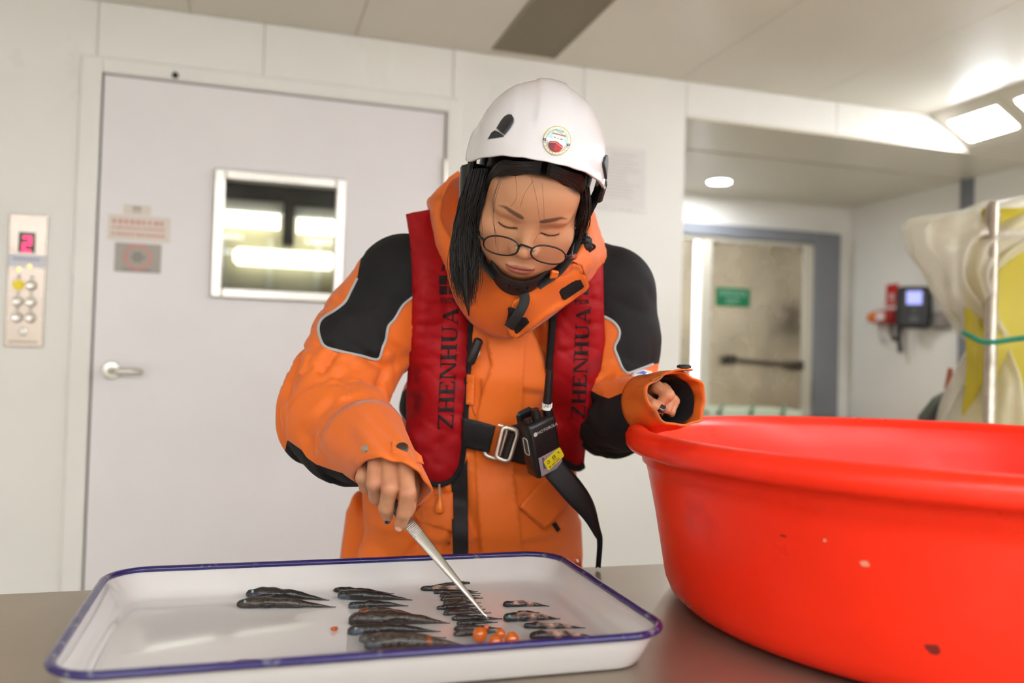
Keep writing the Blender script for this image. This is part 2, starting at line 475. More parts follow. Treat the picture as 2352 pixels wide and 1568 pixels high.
for x in (-.684, -.596):
    for z in (1.200, 1.275, 1.345, 1.420, 1.485):
        V, F = lathevf([(0, 0), (.0035, 0), (.003, .0015), (0, .002)], 10)
        mob('screw', xform(V, FACE_WALL, (x, YW-.008, z)), F, M_alu, cp, 40)

# paper sheet in a clear sleeve, taped to the wall beside the helmet
ps = thing('notice_sheet', (1.235, YW, 1.735), 'printed paper sheet in clear sleeve on wall beside the helmet', 'paper')
box('paper', 1.128, 1.337, YW-.002, YW, 1.755, 1.968, mat('paper_white', srgb(226, 221, 218), .5), ps)
rows = [(1.20, 1.30, 1.940, 1.944)]+[(1.155, 1.155+random.uniform(.10, .165), 1.925-i*.0115, 1.928-i*.0115) for i in range(13)]
bars('lettering', ps, rows, mat('print_pale', srgb(196, 190, 188), .6), YW-.002)
V = []; n = 24
for i in range(n+1):
    x = 1.120+.22*i/n; V += [(x, YW-.004-.003*math.sin(i*1.9), 1.752), (x, YW-.006-.005*abs(math.sin(i*1.3)), 1.738)]
mob('sleeve_edge', V, [(2*i, 2*i+2, 2*i+3, 2*i+1) for i in range(n)], mat('clear_film', (.95, .95, .95), .08, spec=.8, alpha=.55), ps)

# lift cabin behind the window
M_cab = mat('cabin_panel', srgb(190, 184, 150), .35, var=.08, vscale=5)
M_cabd = mat('cabin_ceiling', srgb(70, 66, 58), .5)
cb = MB()
for b_, mi in (((-.95, 1.1, 4.2, 4.25, 0, 2.25), 0), ((-1.0, -.95, 2.87, 4.25, 0, 2.25), 0), ((1.1, 1.15, 2.87, 4.25, 0, 2.25), 0), ((-1., 1.15, 2.87, 4.25, 2.2, 2.25), 1), ((-1., 1.15, 2.87, 4.25, -.05, 0), 1),
               ((-.95, 1.1, 4.16, 4.2, 1.895, 2.2), 1), ((.115, .165, 4.10, 4.2, 1.70, 2.2), 1)):
    cb.add(*boxvf(*b_), mi)
st(cb.build('wall_cabin', [M_cab, M_cabd], None, False))
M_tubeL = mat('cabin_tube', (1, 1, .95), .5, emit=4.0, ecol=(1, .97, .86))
for x0, x1, z, h in ((-.45, .10, 1.81, .035), (.18, .62, 1.80, .035)):  # added tubes standing in for the light bars reflected in the pane
    lf = thing('added_tube_lamp', ((x0+x1)/2, 4.14, z-h), 'added white tube behind door window for a reflected light bar, %s of the pair' % ('left' if x0 < 0 else 'right'), 'lamp', 'added tubes behind the door window')
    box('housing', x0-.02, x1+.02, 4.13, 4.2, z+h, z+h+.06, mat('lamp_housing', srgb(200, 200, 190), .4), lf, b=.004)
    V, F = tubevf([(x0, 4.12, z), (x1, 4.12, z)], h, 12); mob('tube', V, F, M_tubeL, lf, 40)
for x in (-.16, .05, .27, .36):
    V, F = boxvf(x, x+.03, 4.18, 4.2, 0, 1.74); mob('cabin_post', V, F, mat('cabin_post', srgb(205, 205, 185), .4), bpy.data.objects['wall_cabin'], False)
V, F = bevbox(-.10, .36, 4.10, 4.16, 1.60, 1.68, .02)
tag(mob('added_glow_bar', V, F, mat('glow', (1, 1, .9), .5, emit=2.5, ecol=(1, .98, .86)), None, False), 'added wide glowing bar low behind the door window for a reflection', 'lamp')  # added glowing bar in place of the lower reflection in the pane

# ceiling of the main room: panels along Y with seams, perforated vent strip
cl = st(box('ceiling', XL, 2.585, YB, YW+.06, ZC+.004, ZC+.04, M_gap))
xs = [XL, -1.72, -1.22, -.72, -.22, .287, .735]
xs2 = [.963, 1.46, 2.02, 2.585]
for a_, b_ in list(zip(xs, xs[1:]))+list(zip(xs2, xs2[1:])):
    for y0, y1 in ((YB, -1.2), (-1.2, YW)):
        box('panel', a_+.0012, b_-.0012, y0+.001, y1-.001, ZC, ZC+.01, M_ceil, cl)
box('panel', .735, .963, 2.752, YW, ZC, ZC+.01, M_ceil, cl)
vt = thing('air_vent', (.85, 2.0, ZC), 'long grey perforated air vent in the ceiling', 'vent')
M_vent = mat('vent_grey', srgb(150, 140, 118), .6)
fr = MB()
for x0, x1, y0, y1 in ((.735, .742, 1.2, 2.75), (.956, .963, 1.2, 2.75), (.742, .956, 1.2, 1.207), (.742, .956, 2.743, 2.75)):
    fr.add(*boxvf(x0, x1, y0, y1, ZC-.004, ZC+.006))
fr.build('frame', M_vent, vt, False)
sl = MB()
for i in range(15):
    x = .744+i*.0146; sl.add(*boxvf(x, x+.0085, 1.207, 2.743, ZC-.001, ZC+.003))
for i in range(104):
    y = 1.21+i*.0147; sl.add(*boxvf(.742, .956, y, y+.0075, ZC+.001, ZC+.003))
sl.build('perforated_sheet', M_vent, vt, False)
box('duct', .74, .958, 1.205, 2.745, ZC+.003, ZC+.0039, mat('duct_dark', srgb(92, 84, 68), .8), vt)

# sloped lamp trough on the right side of the ceiling, lowered ceiling beside it
SA = np.array([2.585, 0, 2.24]); SB = np.array([2.805, 0, 2.11])
sd = SB-SA; sl_len = np.linalg.norm(sd); sd = sd/sl_len; sn = np.cross([0, 1., 0], sd); sn = sn if sn[2] < 0 else -sn
def slopebox(f0, f1, y0, y1, h0, h1):
    V, F = boxvf(f0*sl_len, f1*sl_len, y0, y1, h0, h1)
    return [SA+sd*v[0]+np.array([0, v[1], 0])+sn*v[2] for v in V], F
tro = MB(); tro.add(*slopebox(0, 1, YB, YW, -.03, -.004))
trough = st(tro.build('trim_2', M_ceil, None, False))
box('ceiling_edge', 2.805, XR, YB, YA, ZS, ZS+.03, M_ceil, trough)
pitch = .315
ORD = 'first second third fourth fifth sixth seventh eighth ninth tenth eleventh twelfth thirteenth fourteenth fifteenth sixteenth seventeenth eighteenth nineteenth twentieth twenty-first twenty-second'.split()
k = 0
y = 2.762
while y > -3.6:
    f0, f1 = .28, .80
    lt = thing('trough_lamp', SA+sd*sl_len*.5+np.array([0, y-.118, 0]), 'bright rectangular lamp in sloped ceiling trough, %s' % ('nearest the alcove corner' if k == 0 else 'second from the alcove corner' if k == 1 else ('%s from the alcove corner' % ORD[k])), 'lamp', 'ceiling trough lamps')
    V, F = [], []
    pr_ = roundrect(f0*sl_len, f1*sl_len, y-.236, y, .016, 4)
    mb = MB()
    a = [SA+sd*q[0]+np.array([0, q[1], 0])+sn*.001 for q in pr_]; b_ = [SA+sd*q[0]+np.array([0, q[1], 0])-sn*.003 for q in pr_]
    n = len(pr_); mb.add(a+b_, [tuple(range(n)), tuple(range(2*n-1, n-1, -1))]+[(i, (i+1) % n, n+(i+1) % n, n+i) for i in range(n)])
    mb.build('diffuser', M_lamp, lt, False)
    fr = MB()
    for g0, g1, q0, q1 in ((0.06, f0, y-.27, y+.033), (f1, .97, y-.27, y+.033), (f0, f1, y, y+.033), (f0, f1, y-.27, y-.236)):
        fr.add(*slopebox(g0, g1, q0, q1, -.004, .0))
    fr.build('frame', M_ceil, lt, False)
    y -= pitch; k += 1
# lamp rows across the ceiling behind the viewer
for r, yy in enumerate((-.9, -2.1, -3.3)):
    for i, (x0, x1) in enumerate(((-1.95, -1.25), (-.95, -.1), (.4, 1.25), (1.5, 2.2))):
        lt = thing('ceiling_lamp', ((x0+x1)/2, yy, ZC-.05), 'long ceiling lamp behind the viewpoint, %s in the %s row' % (('leftmost', 'second', 'third', 'rightmost')[i], ('front', 'middle', 'rear')[r]), 'lamp', 'ceiling lamp rows')
        box('housing', x0, x1, yy-.09, yy+.09, ZC-.03, ZC, M_white, lt, b=.004)
        box('diffuser', x0+.015, x1-.015, yy-.075, yy+.075, ZC-.045, ZC-.03, M_lamp2, lt, b=.004)

# alcove with the steel door
st(box('wall_alcove_left', XA-.05, XA, YW+.06, YA, 0, ZS, M_wall))
wa = st(box('wall_alcove_back', XA-.05, XR, YA, YA+.06, 0, ZS+.03, M_wall))
ca = st(box('ceiling_alcove', XA-.05, XR, YW+.06, YA, ZS+.002, ZS+.03, M_gap))
for y0, y1 in ((YW, 3.19), (3.216, 3.62), (3.623, YA)):
    box('panel', XA, XR, y0, y1, ZS-.006, ZS+.004, M_ceil, ca)
dl = thing('downlight', (2.162, 3.694, ZS), 'round downlight in the alcove ceiling', 'lamp')
V, F = lathevf([(.055, 0), (.068, 0), (.066, -.006), (.055, -.006)], 32, (2.162, 3.694, ZS-.006), close=True); mob('rim', V, F, M_white, dl, 40)
V, F = lathevf([(0, -.002), (.055, -.002), (.055, .001), (0, .001)], 32, (2.162, 3.694, ZS-.006)); mob('diffuser', V, F, mat('downlight_diffuser', (1, 1, 1), .5, emit=190., ecol=LAMP_COL), dl, 40)
# steel door frame
g = MB()
for x0, x1, z0, z1, y0 in ((2.909, 3.07, 0, 1.94, YA-.06), (1.72, 2.909, 1.875, 1.94, YA-.06), (1.60, 1.72, 0, 1.94, YA-.06)):
    g.add(*bevbox(x0, x1, y0, YA, z0, z1, .004))
df = st(g.build('trim_3', M_greyp, None, False))
M_offw = mat('frame_offwhite', srgb(198, 192, 176), .4)
g = MB()
for x0, x1, z0, z1 in ((2.844, 2.909, 0, 1.875), (1.72, 2.844, 1.852, 1.875), (2.228, 2.284, 0, 1.852)):
    g.add(*bevbox(x0, x1, YA-.045, YA-.005, z0, z1, .004))
g.build('inner_frame', M_offw, df, False)
M_stain = mat('door_steel', srgb(196, 184, 162), .26, .8, var=.22, vscale=3.2, rvar=.12)
rr = roundrect(2.284, 2.844, -.2, 1.852, .06, 6)
rr = [(x, max(z, .02)) for x, z in rr]
V, F = prismvf(rr, FACE_WALL, (0, YA-.004, 0), .03)
d2 = st(mob('door_2', V, F, M_stain, None, False)); tag(d2, 'brushed steel alcove door with push bar and green sign')
box('fixed_leaf', 1.72, 2.186, YA-.03, YA-.004, .02, 1.852, M_stain, d2)
st(box('window_1', 2.188, 2.226, YA-.02, YA-.008, .05, 1.852, mat('daylight_slit', (1, 1, 1), .5, emit=2.6, ecol=(.9, .9, 1.0))))
pb = thing('push_bar', (2.6, YA-.06, 1.2), 'grey horizontal push bar across the steel door', 'handle')
tube('bar', [(2.375, YA-.085, 1.232), (2.82, YA-.085, 1.210)], .012, mat('bar_metal', srgb(110, 102, 90), .3, .9), pb, 12)
for x, z in ((2.39, 1.231), (2.80, 1.211)):
    box('bracket', x-.022, x+.022, YA-.10, YA-.034, z-.026, z+.026, mat('bracket_dark', srgb(70, 64, 56), .4, .6), pb, b=.006)
sg = thing('exit_sign', (2.418, YA-.036, 1.516), 'green emergency sign with white lettering on the steel door', 'sign')
box('plate', 2.316, 2.520, YA-.038, YA-.034, 1.513, 1.612, mat('sign_green', srgb(0, 104, 62), .4), sg, b=.001)
M_sw = mat('sign_white', srgb(150, 190, 168), .5)
mb = MB()
for i in range(5):
    x = 2.336+i*.034
    for x0, x1, z0, z1 in ((x, x+.024, 1.590, 1.594), (x+.010, x+.014, 1.570, 1.602), (x, x+.024, 1.578, 1.581), (x+.002, x+.006, 1.570, 1.580), (x+.018, x+.022, 1.570, 1.580)):
        mb.add(*boxvf(x0, x1, YA-.0388, YA-.038, z0, z1))
V, F = textvf('EXIT', .040, FACE_WALL, (2.418, YA-.0384, 1.541), .0002)
mb.add(V, F); mb.build('lettering', M_sw, sg, False)

# things on and along the right wall
sp = st(box('trim_4', XR-.012, XR, 3.150, 3.222, 0, ZS, M_greyp))
rs = plate  # noqa
o = box('fire_sign', XR-.004, XR, 3.625, 3.712, 1.535, 1.650, mat('sign_red', srgb(190, 30, 26), .4), None, b=.001)
tag(o, 'small red sign on right wall behind the black terminal', 'sign')
bars_m = mat('sign_pale', srgb(226, 200, 196), .5)
mb = MB()
for y0, y1, z0, z1 in ((3.655, 3.685, 1.57, 1.60), (3.64, 3.70, 1.55, 1.556)): mb.add(*boxvf(XR-.0048, XR-.004, y0, y1, z0, z1))
mb.build('pictogram', bars_m, o, False)
tm = thing('wall_terminal', (XR-.05, 3.53, 1.42), 'black wall terminal with glowing lavender screen', 'terminal')
MT = np.array([[.80, 0, -.60], [-.60, 0, -.80], [0, 1, 0]], float)  # columns: u along the face, v up, w out of the face
TB0 = onX(2097, 754, XR-.085)
def tbox(u0, u1, v0, v1, w0, w1, b, o_=TB0):
    V, F = bevbox(u0, u1, v0, v1, w0, w1, b); return xform(V, MT, o_), F
V, F = tbox(-.075, .075, 0, .205, -.06, .03, .014); bd = mob('body', V, F, M_black, tm, 30)
V, F = tbox(-.035, .036, .115, .182, .028, .0312, .002); mob('screen', V, F, mat('screen_lavender', srgb(150, 156, 235), .3, emit=.9, ecol=srgb(160, 165, 240)), tm, False)
V, F = tbox(-.02, .022, .03, .06, .029, .0312, .001); mob('fingerprint_reader', V, F, mat('dark_grey', srgb(70, 70, 74), .3), tm, False)
for i in range(3):
    V, F = tbox(-.012, .016, .072+i*.012, .079+i*.012, .029, .0315, .001); mob('key', V, F, mat('dark_grey', srgb(70, 70, 74), .3), tm, False)
V, F = boxvf(XR-.06, XR, TB0[1]-.03, TB0[1]+.05, 1.46, 1.58); mob('wall_bracket', V, F, M_black, tm, False)
em = thing('alarm_beacon', (XR-.05, 3.76, 1.44), 'red and orange wall beacon with white label left of terminal', 'beacon')
q0 = onX(2000, 729, XR-.05); q1 = onX(2054, 727, XR-.05)
ax = q1-q0
V, F = tubevf([q0-ax*.05, q0, q0+ax*.12, q0+ax*.30, q0+ax*.42], [.012, .026, .032, .034, .034], 16); mob('lens', V, F, mat('lens_orange', srgb(226, 120, 24), .25), em, 40)
V, F = tubevf([q0-ax*.08, q0-ax*.02], [.012, .02], 12); mob('tip', V, F, mat('tip_red', srgb(170, 30, 26), .3), em, 40)
V, F = tubevf([q0+ax*.42, q0+ax*1.0, q0+ax*1.12], [.038, .04, .034], 16); mob('body', V, F, mat('beacon_red', srgb(168, 26, 28), .35), em, 40)
c_ = (q0+ax*.7); V, F = boxvf(c_[0]-.045, c_[0]-.03, c_[1]-.03, c_[1]+.03, c_[2]-.02, c_[2]+.022); mob('label', V, F, mat('label_white', srgb(232, 214, 210), .5), em, False)
V, F = boxvf(XR-.03, XR, c_[1]-.03, c_[1]+.03, c_[2]-.03, c_[2]+.03); mob('mount', V, F, M_black, em, False)
def hang(name, px, y0, y1, r, m, label, cat, hook=True):
    a = onX(px, y0, XR-.03); b_ = onX(px+2, y1, XR-.03)
    P = [a+np.array([.03, 0, .0]), a, (a+b_)/2+np.array([-.006, 0, 0]), b_+np.array([0, 0, .012])]
    if hook: P += [b_+np.array([0, -.006, -.002]), b_+np.array([0, -.018, .003]), b_+np.array([0, -.022, .016])]
    return tag(tube(name, spline(P, 16), r, m, None, 8), label, cat)
hang('wall_hook', 2022, 742, 786, .005, M_alu, 'silver hook hanging under the orange beacon lens', 'hook')
hang('wall_hook', 2048, 742, 780, .008, mat('hook_dark', srgb(70, 62, 52), .4, .7), 'dark metal hook under the red beacon body', 'hook')
hang('wrist_strap', 2066, 740, 815, .012, M_black, 'black rubber strap hanging under the terminal', 'strap', False)
o = hang('hanging_chain', 2086, 752, 842, .004, mat('chain', srgb(176, 170, 150), .35, .7), 'thin pale chain hanging below the black terminal', 'chain', False)
o = box('socket_plate', XR-.03, XR, 3.265, 3.36, 1.405, 1.49, mat('socket_grey', srgb(118, 110, 104), .5), None, b=.004)
tag(o, 'flat grey socket plate on right wall by plastic sheet', 'socket')
box('cover', XR-.036, XR-.03, 3.285, 3.34, 1.42, 1.475, mat('socket_cover', srgb(140, 132, 126), .4), o, b=.002)
# wooden bench along the alcove wall
bn = thing('wall_bench', (2.98, 3.4, 0), 'brown wooden bench along right wall behind the red tub', 'bench')
M_wood = mat('bench_wood', srgb(150, 116, 70), .5, var=.2, vscale=14)
for i in range(3): box('plank', 2.80+i*.125, 2.92+i*.125, 2.55, 3.9, .905, .935, M_wood, bn, b=.003)
for x in (2.82, 3.12):
    for y_ in (2.6, 3.84): box('leg', x-.02, x+.02, y_-.02, y_+.02, 0, .905, M_greyp, bn)
# pale bin below the steel door
cr = thing('storage_crate', (2.40, 3.8, 0), 'pale green-white crate with green tabs below steel door', 'crate')
M_cr = mat('crate_pale', srgb(205, 214, 190), .45, var=.05)
kx0, kx1 = onY(1630, 940, 3.655)[0], onY(1838, 940, 3.655)[0]
cc = MB()
for b_ in ((kx0, kx1, 3.66, 3.68, .02, .955), (kx0, kx1, 3.92, 3.94, .02, .955), (kx0, kx0+.02, 3.68, 3.92, .02, .955), (kx1-.02, kx1, 3.68, 3.92, .02, .955), (kx0, kx1, 3.66, 3.94, 0, .02)):
    cc.add(*boxvf(*b_))
cc.build('body', M_cr, cr, False)
V, F = boxvf(kx0-.006, kx1+.006, 3.652, 3.948, .955, .988); mob('lid', V, F, M_cr, cr, False)
for px in (1655, 1727, 1800):
    q = onY(px, 944, 3.645)
    tube('tab', spline([q+np.array([.014, 0, .028]), q+np.array([-.004, -.008, .012]), q+np.array([-.008, -.008, -.02]), q+np.array([-.008, .004, -.05])], 10), .008, mat('tab_green', srgb(96, 128, 96), .5), cr, 8)
# ================================================================== table
ZT = .85
tb = thing('work_table', (.6, .9, 0), 'stainless steel work table carrying the tray and tub', 'table')
M_tab = mat('table_steel', srgb(166, 153, 136), .32, .7, var=.05, vscale=5, rvar=.03, bump=.02, bscale=160)
box('table_top', -1.0, 2.05, .33, 1.335, ZT-.035, ZT, M_tab, tb, b=.004)
for x in (-.95, .5, 2.0):
    for y_ in (.38, 1.285): tube('leg', [(x, y_, 0), (x, y_, ZT-.035)], .022, M_steel, tb, 12)
box('under_shelf', -.95, 2.0, .38, 1.285, .2, .22, M_steel, tb)

# ================================================================== enamel tray
tr_x0, tr_x1, tr_y0, tr_y1, ZR = -.176, .462, .856, 1.262, .893
ty = thing('enamel_tray', ((tr_x0+tr_x1)/2, (tr_y0+tr_y1)/2, ZT), 'white enamel tray with dark blue rim holding fish', 'tray')
M_en = mat('enamel_white', srgb(206, 203, 200), .10, spec=.6, coat=.3, var=.015, vscale=4, stain=srgb(206, 172, 110), sscale=23, sth=.74)
M_blue = mat('enamel_blue', srgb(38, 30, 92), .22, coat=.3, stain=srgb(120, 120, 128), sscale=55, sth=.60)
ZF = .857; ZF_T = .863
rings = []
def rr3(ins, z, r):
    return [(x, y, z) for x, y in roundrect(tr_x0+ins, tr_x1-ins, tr_y0+ins, tr_y1-ins, r, 8)]
prof_in = [(.004, ZR-.002, .052), (.008, ZR-.006, .05), (.018, ZF+.012, .044), (.022, ZF+.004, .041), (.030, ZF, .036)]
rings = [rr3(*q) for q in prof_in]
V, F = loft(rings)
n = len(rings[0]); F.append(tuple((len(rings)-1)*n+j for j in range(n)))
# outside
ro = [rr3(*q) for q in ((.004, ZR-.002, .052), (.006, ZR-.008, .05), (.016, ZT+.010, .046), (.022, ZT+.002, .042), (.030, ZT+.0006, .038))]
V2, F2 = loft(ro); F2.append(tuple((len(ro)-1)*n+j for j in range(n)))
mb = MB(); mb.add(V, F); mb.add(V2, [tuple(reversed(f)) for f in F2])
mb.build('pan', M_en, ty, 40)
rp = [np.array(p) for p in rr3(.002, ZR, .053)]
P = resample(rp, .006); P.append(P[0])
P = np.array(P); rngw = np.random.RandomState(2)
P = P[:-1]; K = len(P); rv = []
a = np.linspace(0, 2*math.pi, 10, endpoint=False)
T = np.roll(P, -1, 0)-np.roll(P, 1, 0); T /= np.linalg.norm(T, axis=1, keepdims=True)
Nn = np.c_[T[:, 1], -T[:, 0], np.zeros(K)]
wob = .0003*vnoise(P*60)
rv = [[P[i]+(.0052+wob[i])*(math.cos(t)*Nn[i]+math.sin(t)*np.array([0, 0, 1.]))*np.array([1, 1, .82]) for t in a] for i in range(K)]
V, F = loft(rv); F += [((K-1)*10+j, (K-1)*10+(j+1) % 10, (j+1) % 10, j) for j in range(10)]
mob('rolled_rim', V, F, M_blue, ty, True)

# ================================================================== red tub
tc_ = np.array([.978, .972, ZT]); 
M_tub = mat('tub_red', srgb(246, 44, 16), .34, var=.07, vscale=5, stain=srgb(226, 32, 14), sscale=9, sth=.60, rvar=.08, spec=.45)
tubo = thing('plastic_tub', tc_, 'large round red plastic tub standing on the table', 'tub')
out = [(0, .004), (.34, .004), (.385, .005), (.403, .010), (.414, .020), (.4205, .035), (.4285, .08), (.4375, .13), (.4475, .175), (.4525, .196), (.458, .2), (.460, .214), (.477, .217), (.4825, .2235), (.484, .236), (.480, .245), (.470, .2495),
       (.459, .2485), (.451, .243), (.445, .232), (.439, .19), (.424, .10), (.414, .05), (.404, .026), (.386, .014), (.34, .010), (0, .010)]
V, F = lathevf(out, 128, tc_); F = F[:-2]
V = np.array(V)
V[:, :2] += (vnoise(V*4)*.0012)[:, None]
mob('shell', V, F, M_tub, tubo, True)
# scuff marks and water specks on the tub
def tub_r(z):
    zz = [p[1] for p in out[3:9]]; return np.interp(z, zz, [p[0] for p in out[3:9]])
M_scuff = mat('scuff_dark', srgb(120, 24, 18), .6)
M_pale = mat('scuff_pale', srgb(238, 150, 120), .5)
random.seed(11)
def scuff(px, py, w, h, m):
    # meet the tub side, then lay a small chip of geometry on it
    d = ray(px, py); t = .5
    for _ in range(400):
        p = CAM+d*t
        if np.hypot(p[0]-tc_[0], p[1]-tc_[1]) < tub_r(p[2]-ZT): break
        t += .002
    ang = math.atan2(p[1]-tc_[1], p[0]-tc_[0]); z = p[2]-ZT
    n = 10; P = []
    for i in range(n):
        a_ = 2*math.pi*i/n; rr_ = random.uniform(.6, 1)
        zz = z+h/2*rr_*math.sin(a_); aa = ang+w/2*rr_*math.cos(a_)/.42; R_ = tub_r(zz)+.0004
        P.append((tc_[0]+R_*math.cos(aa), tc_[1]+R_*math.sin(aa), ZT+zz))
    mob('scuff_mark', P, [tuple(range(n))], m, tubo, False)
for q in ((1660, 1108, .012, .004), (1684, 1112, .005, .012), (1672, 1140, .016, .010), (1720, 1160, .012, .006), (1800, 1230, .010, .003), (2145, 1490, .02, .012)): scuff(*q, M_scuff)
for q in ((1900, 1197, .012, .004), (1945, 1203, .010, .003), (1896, 1240, .004, .005), (1986, 1294, .014, .008), (1624, 1300, .008, .02), (1620, 1180, .006, .016), (1635, 1310, .010, .018)): scuff(*q, M_pale)

# ================================================================== fish
M_fish = mat('fish_skin', (.05, .04, .035), .26, vcol=True, var=.6, vscale=170, bump=.8, bscale=260, coat=.25, spec=.5)
M_eye = mat('fish_eye', srgb(120, 140, 150), .08, coat=1.)
M_eyed = mat('fish_eye_dark', srgb(30, 34, 44), .06, coat=1.)
BLK, BRN, GRY, PNK, ORG, BLU = srgb(40, 36, 34), srgb(84, 68, 56), srgb(112, 100, 90), srgb(238, 186, 162), srgb(196, 104, 52), srgb(120, 132, 156)
rf = np.random.RandomState(5)
def fish(head, tail, th, kind, label, seed=0, lift=0., eye=None, bend=0., group='small dark fish sorted in the tray', blob=None, flip=False):
    """a fish lying on its side from head pixel to tail pixel, th = body thickness in photo pixels"""
    r_ = np.random.RandomState(seed+100)
    a = onZ(*head, ZF+.004+lift); b = onZ(*tail, ZF+.003+lift)
    L = np.linalg.norm((b-a)[:2]); ax = (b-a)/np.linalg.norm(b-a); ax[2] = 0; ax /= np.linalg.norm(ax)
    side = np.array([-ax[1], ax[0], 0])
    dist = (a-CAM)@CF
    h = th*mpp(dist)           # apparent thickness: mix of vertical and horizontal extents
    hz = h*.46; hy = h*1.05    # half sizes: height above tray and width across the tray
    ns, nr = 40, 16
    s = np.linspace(0, 1, ns)
    prof = np.interp(s, [0, .012, .04, .09, .16, .26, .40, .58, .74, .86, .94, 1], [.40, .64, .80, .92, .99, 1.0, .96, .80, .52, .28, .13, .03])
    prof = prof*(1+.06*np.sin(s*19+r_.rand()*6)+.05*np.sin(s*37+r_.rand()*6))
    V = []; Cc = []
    for i in range(ns):
        w1 = prof[i]*hy*.5; w2 = prof[i]*hz
        w2 = max(w2, .0006)
        c = a+ax*L*s[i]+side*(bend*L*math.sin(math.pi*s[i])+.012*L*math.sin(s[i]*5+seed))
        zc = ZF+lift+max(w2*.95, w2*.35+hz*.62*(1-np.clip((s[i]-.45)/.55, 0, 1)**1.5))
        for j in range(nr):
            t = 2*math.pi*j/nr; cy = math.cos(t); cz = math.sin(t)
            bump = 1+.05*math.sin(3*t+s[i]*14+seed)
            V.append((c[0]+side[0]*w1*cy*bump, c[1]+side[1]*w1*cy*bump, zc+w2*cz*bump))
            f = s[i]
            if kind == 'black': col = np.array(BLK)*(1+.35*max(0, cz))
            elif kind == 'brown': col = np.array(BLK)*(.45)+np.array(BRN)*.55
            elif kind == 'grey': col = np.array(BLK)*.30+np.array(GRY)*.55
            elif kind == 'pink':
                m_ = np.clip((f-.20+.02*math.sin(t*3))/.05, 0, 1)*np.clip((.80-f)/.08, 0, 1)*np.clip(.85+.8*math.sin(t+1.3)-.35*math.sin(f*21+seed), 0, 1)
                col = np.array(BLK)*(1-m_)+np.array(PNK)*m_
            elif kind == 'pale':
                m_ = 1-np.clip((f-.22)/.04, 0, 1)*np.clip((.58-f)/.05, 0, 1)
                col = np.array(GRY)*.6*(1-m_)+np.array(srgb(206, 172, 158))*m_
            col = col*(1+.3*r_.randn()*.3)
            if blob and abs(f-blob[0]) < blob[1] and cz > -.2: col = np.array(ORG)*.7
            if f < .16 and cy*(side@(-CF)) > .2 and cz < .3 and kind in ('black', 'grey') and th > 18: col = col*.5+np.array(BLU)*.45
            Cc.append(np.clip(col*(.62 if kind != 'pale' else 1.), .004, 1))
    Vv, F = loft([V[i*nr:(i+1)*nr] for i in range(ns)], True, True)
    o = thing('fish', (*(a+b)[:2]/2, ZF), label, 'fish', group)
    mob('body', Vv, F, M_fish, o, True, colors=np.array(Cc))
    cs = side if side@(-CF) > 0 else -side     # flank turned to the viewer
    if th > 9:
        e = a+ax*L*.085; e = e+cs*hy*.5*.62; e[2] = ZF+lift+hz*1.45
        re = max(.0016, h*.14)
        V2, F2 = lathevf([(0, -re), (re*.6, -re*.8), (re, 0), (re*.7, re*.7), (0, re)], 12, e)
        mob('eye', V2, F2, mat('eye_teal', srgb(60, 170, 160), .1, coat=1.) if eye == 'teal' else (M_eye if eye == 'pale' else M_eyed), o, True)
        # pectoral fin: a thin ribbed fan
        f0 = a+ax*L*.24+cs*hy*.42; f0[2] = ZF+lift+hz*.8
        fl = L*.13; Vf = []
        for k_ in range(7):
            an = -.5+k_*.16; tip = f0+ax*fl*.8*math.cos(an)+cs*.0015+np.array([0, 0, fl*math.sin(an)*.35])
            Vf += [f0+np.array([0, 0, (k_-3)*.0004]), tip]
        Vs, Fs = solidify(np.array(Vf), [(2*k_, 2*k_+2, 2*k_+3, 2*k_+1) for k_ in range(6)], .0004)
        mob('fin', Vs, Fs, M_fish, o, True, colors=np.tile(np.array(BLK)*.9, (len(Vs), 1)))
        # low fin ridge along the back
        ridge = [a+ax*L*q+np.array([0, 0, 0]) for q in np.linspace(.45, .9, 12)]
        Vr = []
        for i_, q in enumerate(np.linspace(.45, .9, 12)):
            w_ = np.interp(q, s, prof); p_ = a+ax*L*q-cs*hy*.5*w_*.9; z0 = ZF+lift+hz*w_
            Vr += [(p_[0], p_[1], z0), (*(p_-cs*.0022*math.sin(math.pi*i_/11)*(1+.4*math.sin(i_*2.3)))[:2], z0+.0006)]
        Vs, Fs = solidify(np.array(Vr), [(2*k_, 2*k_+2, 2*k_+3, 2*k_+1) for k_ in range(11)], .0004)
        mob('back_fin', Vs, Fs, M_fish, o, True, colors=np.tile(np.array(BLK)*.8, (len(Vs), 1)))
    return o
GA, GB, GC, GD = 'pair of large dark fish on the left', 'middle column of dark fish', 'column of slim fish under the tweezers', 'right column of pinkish fish'
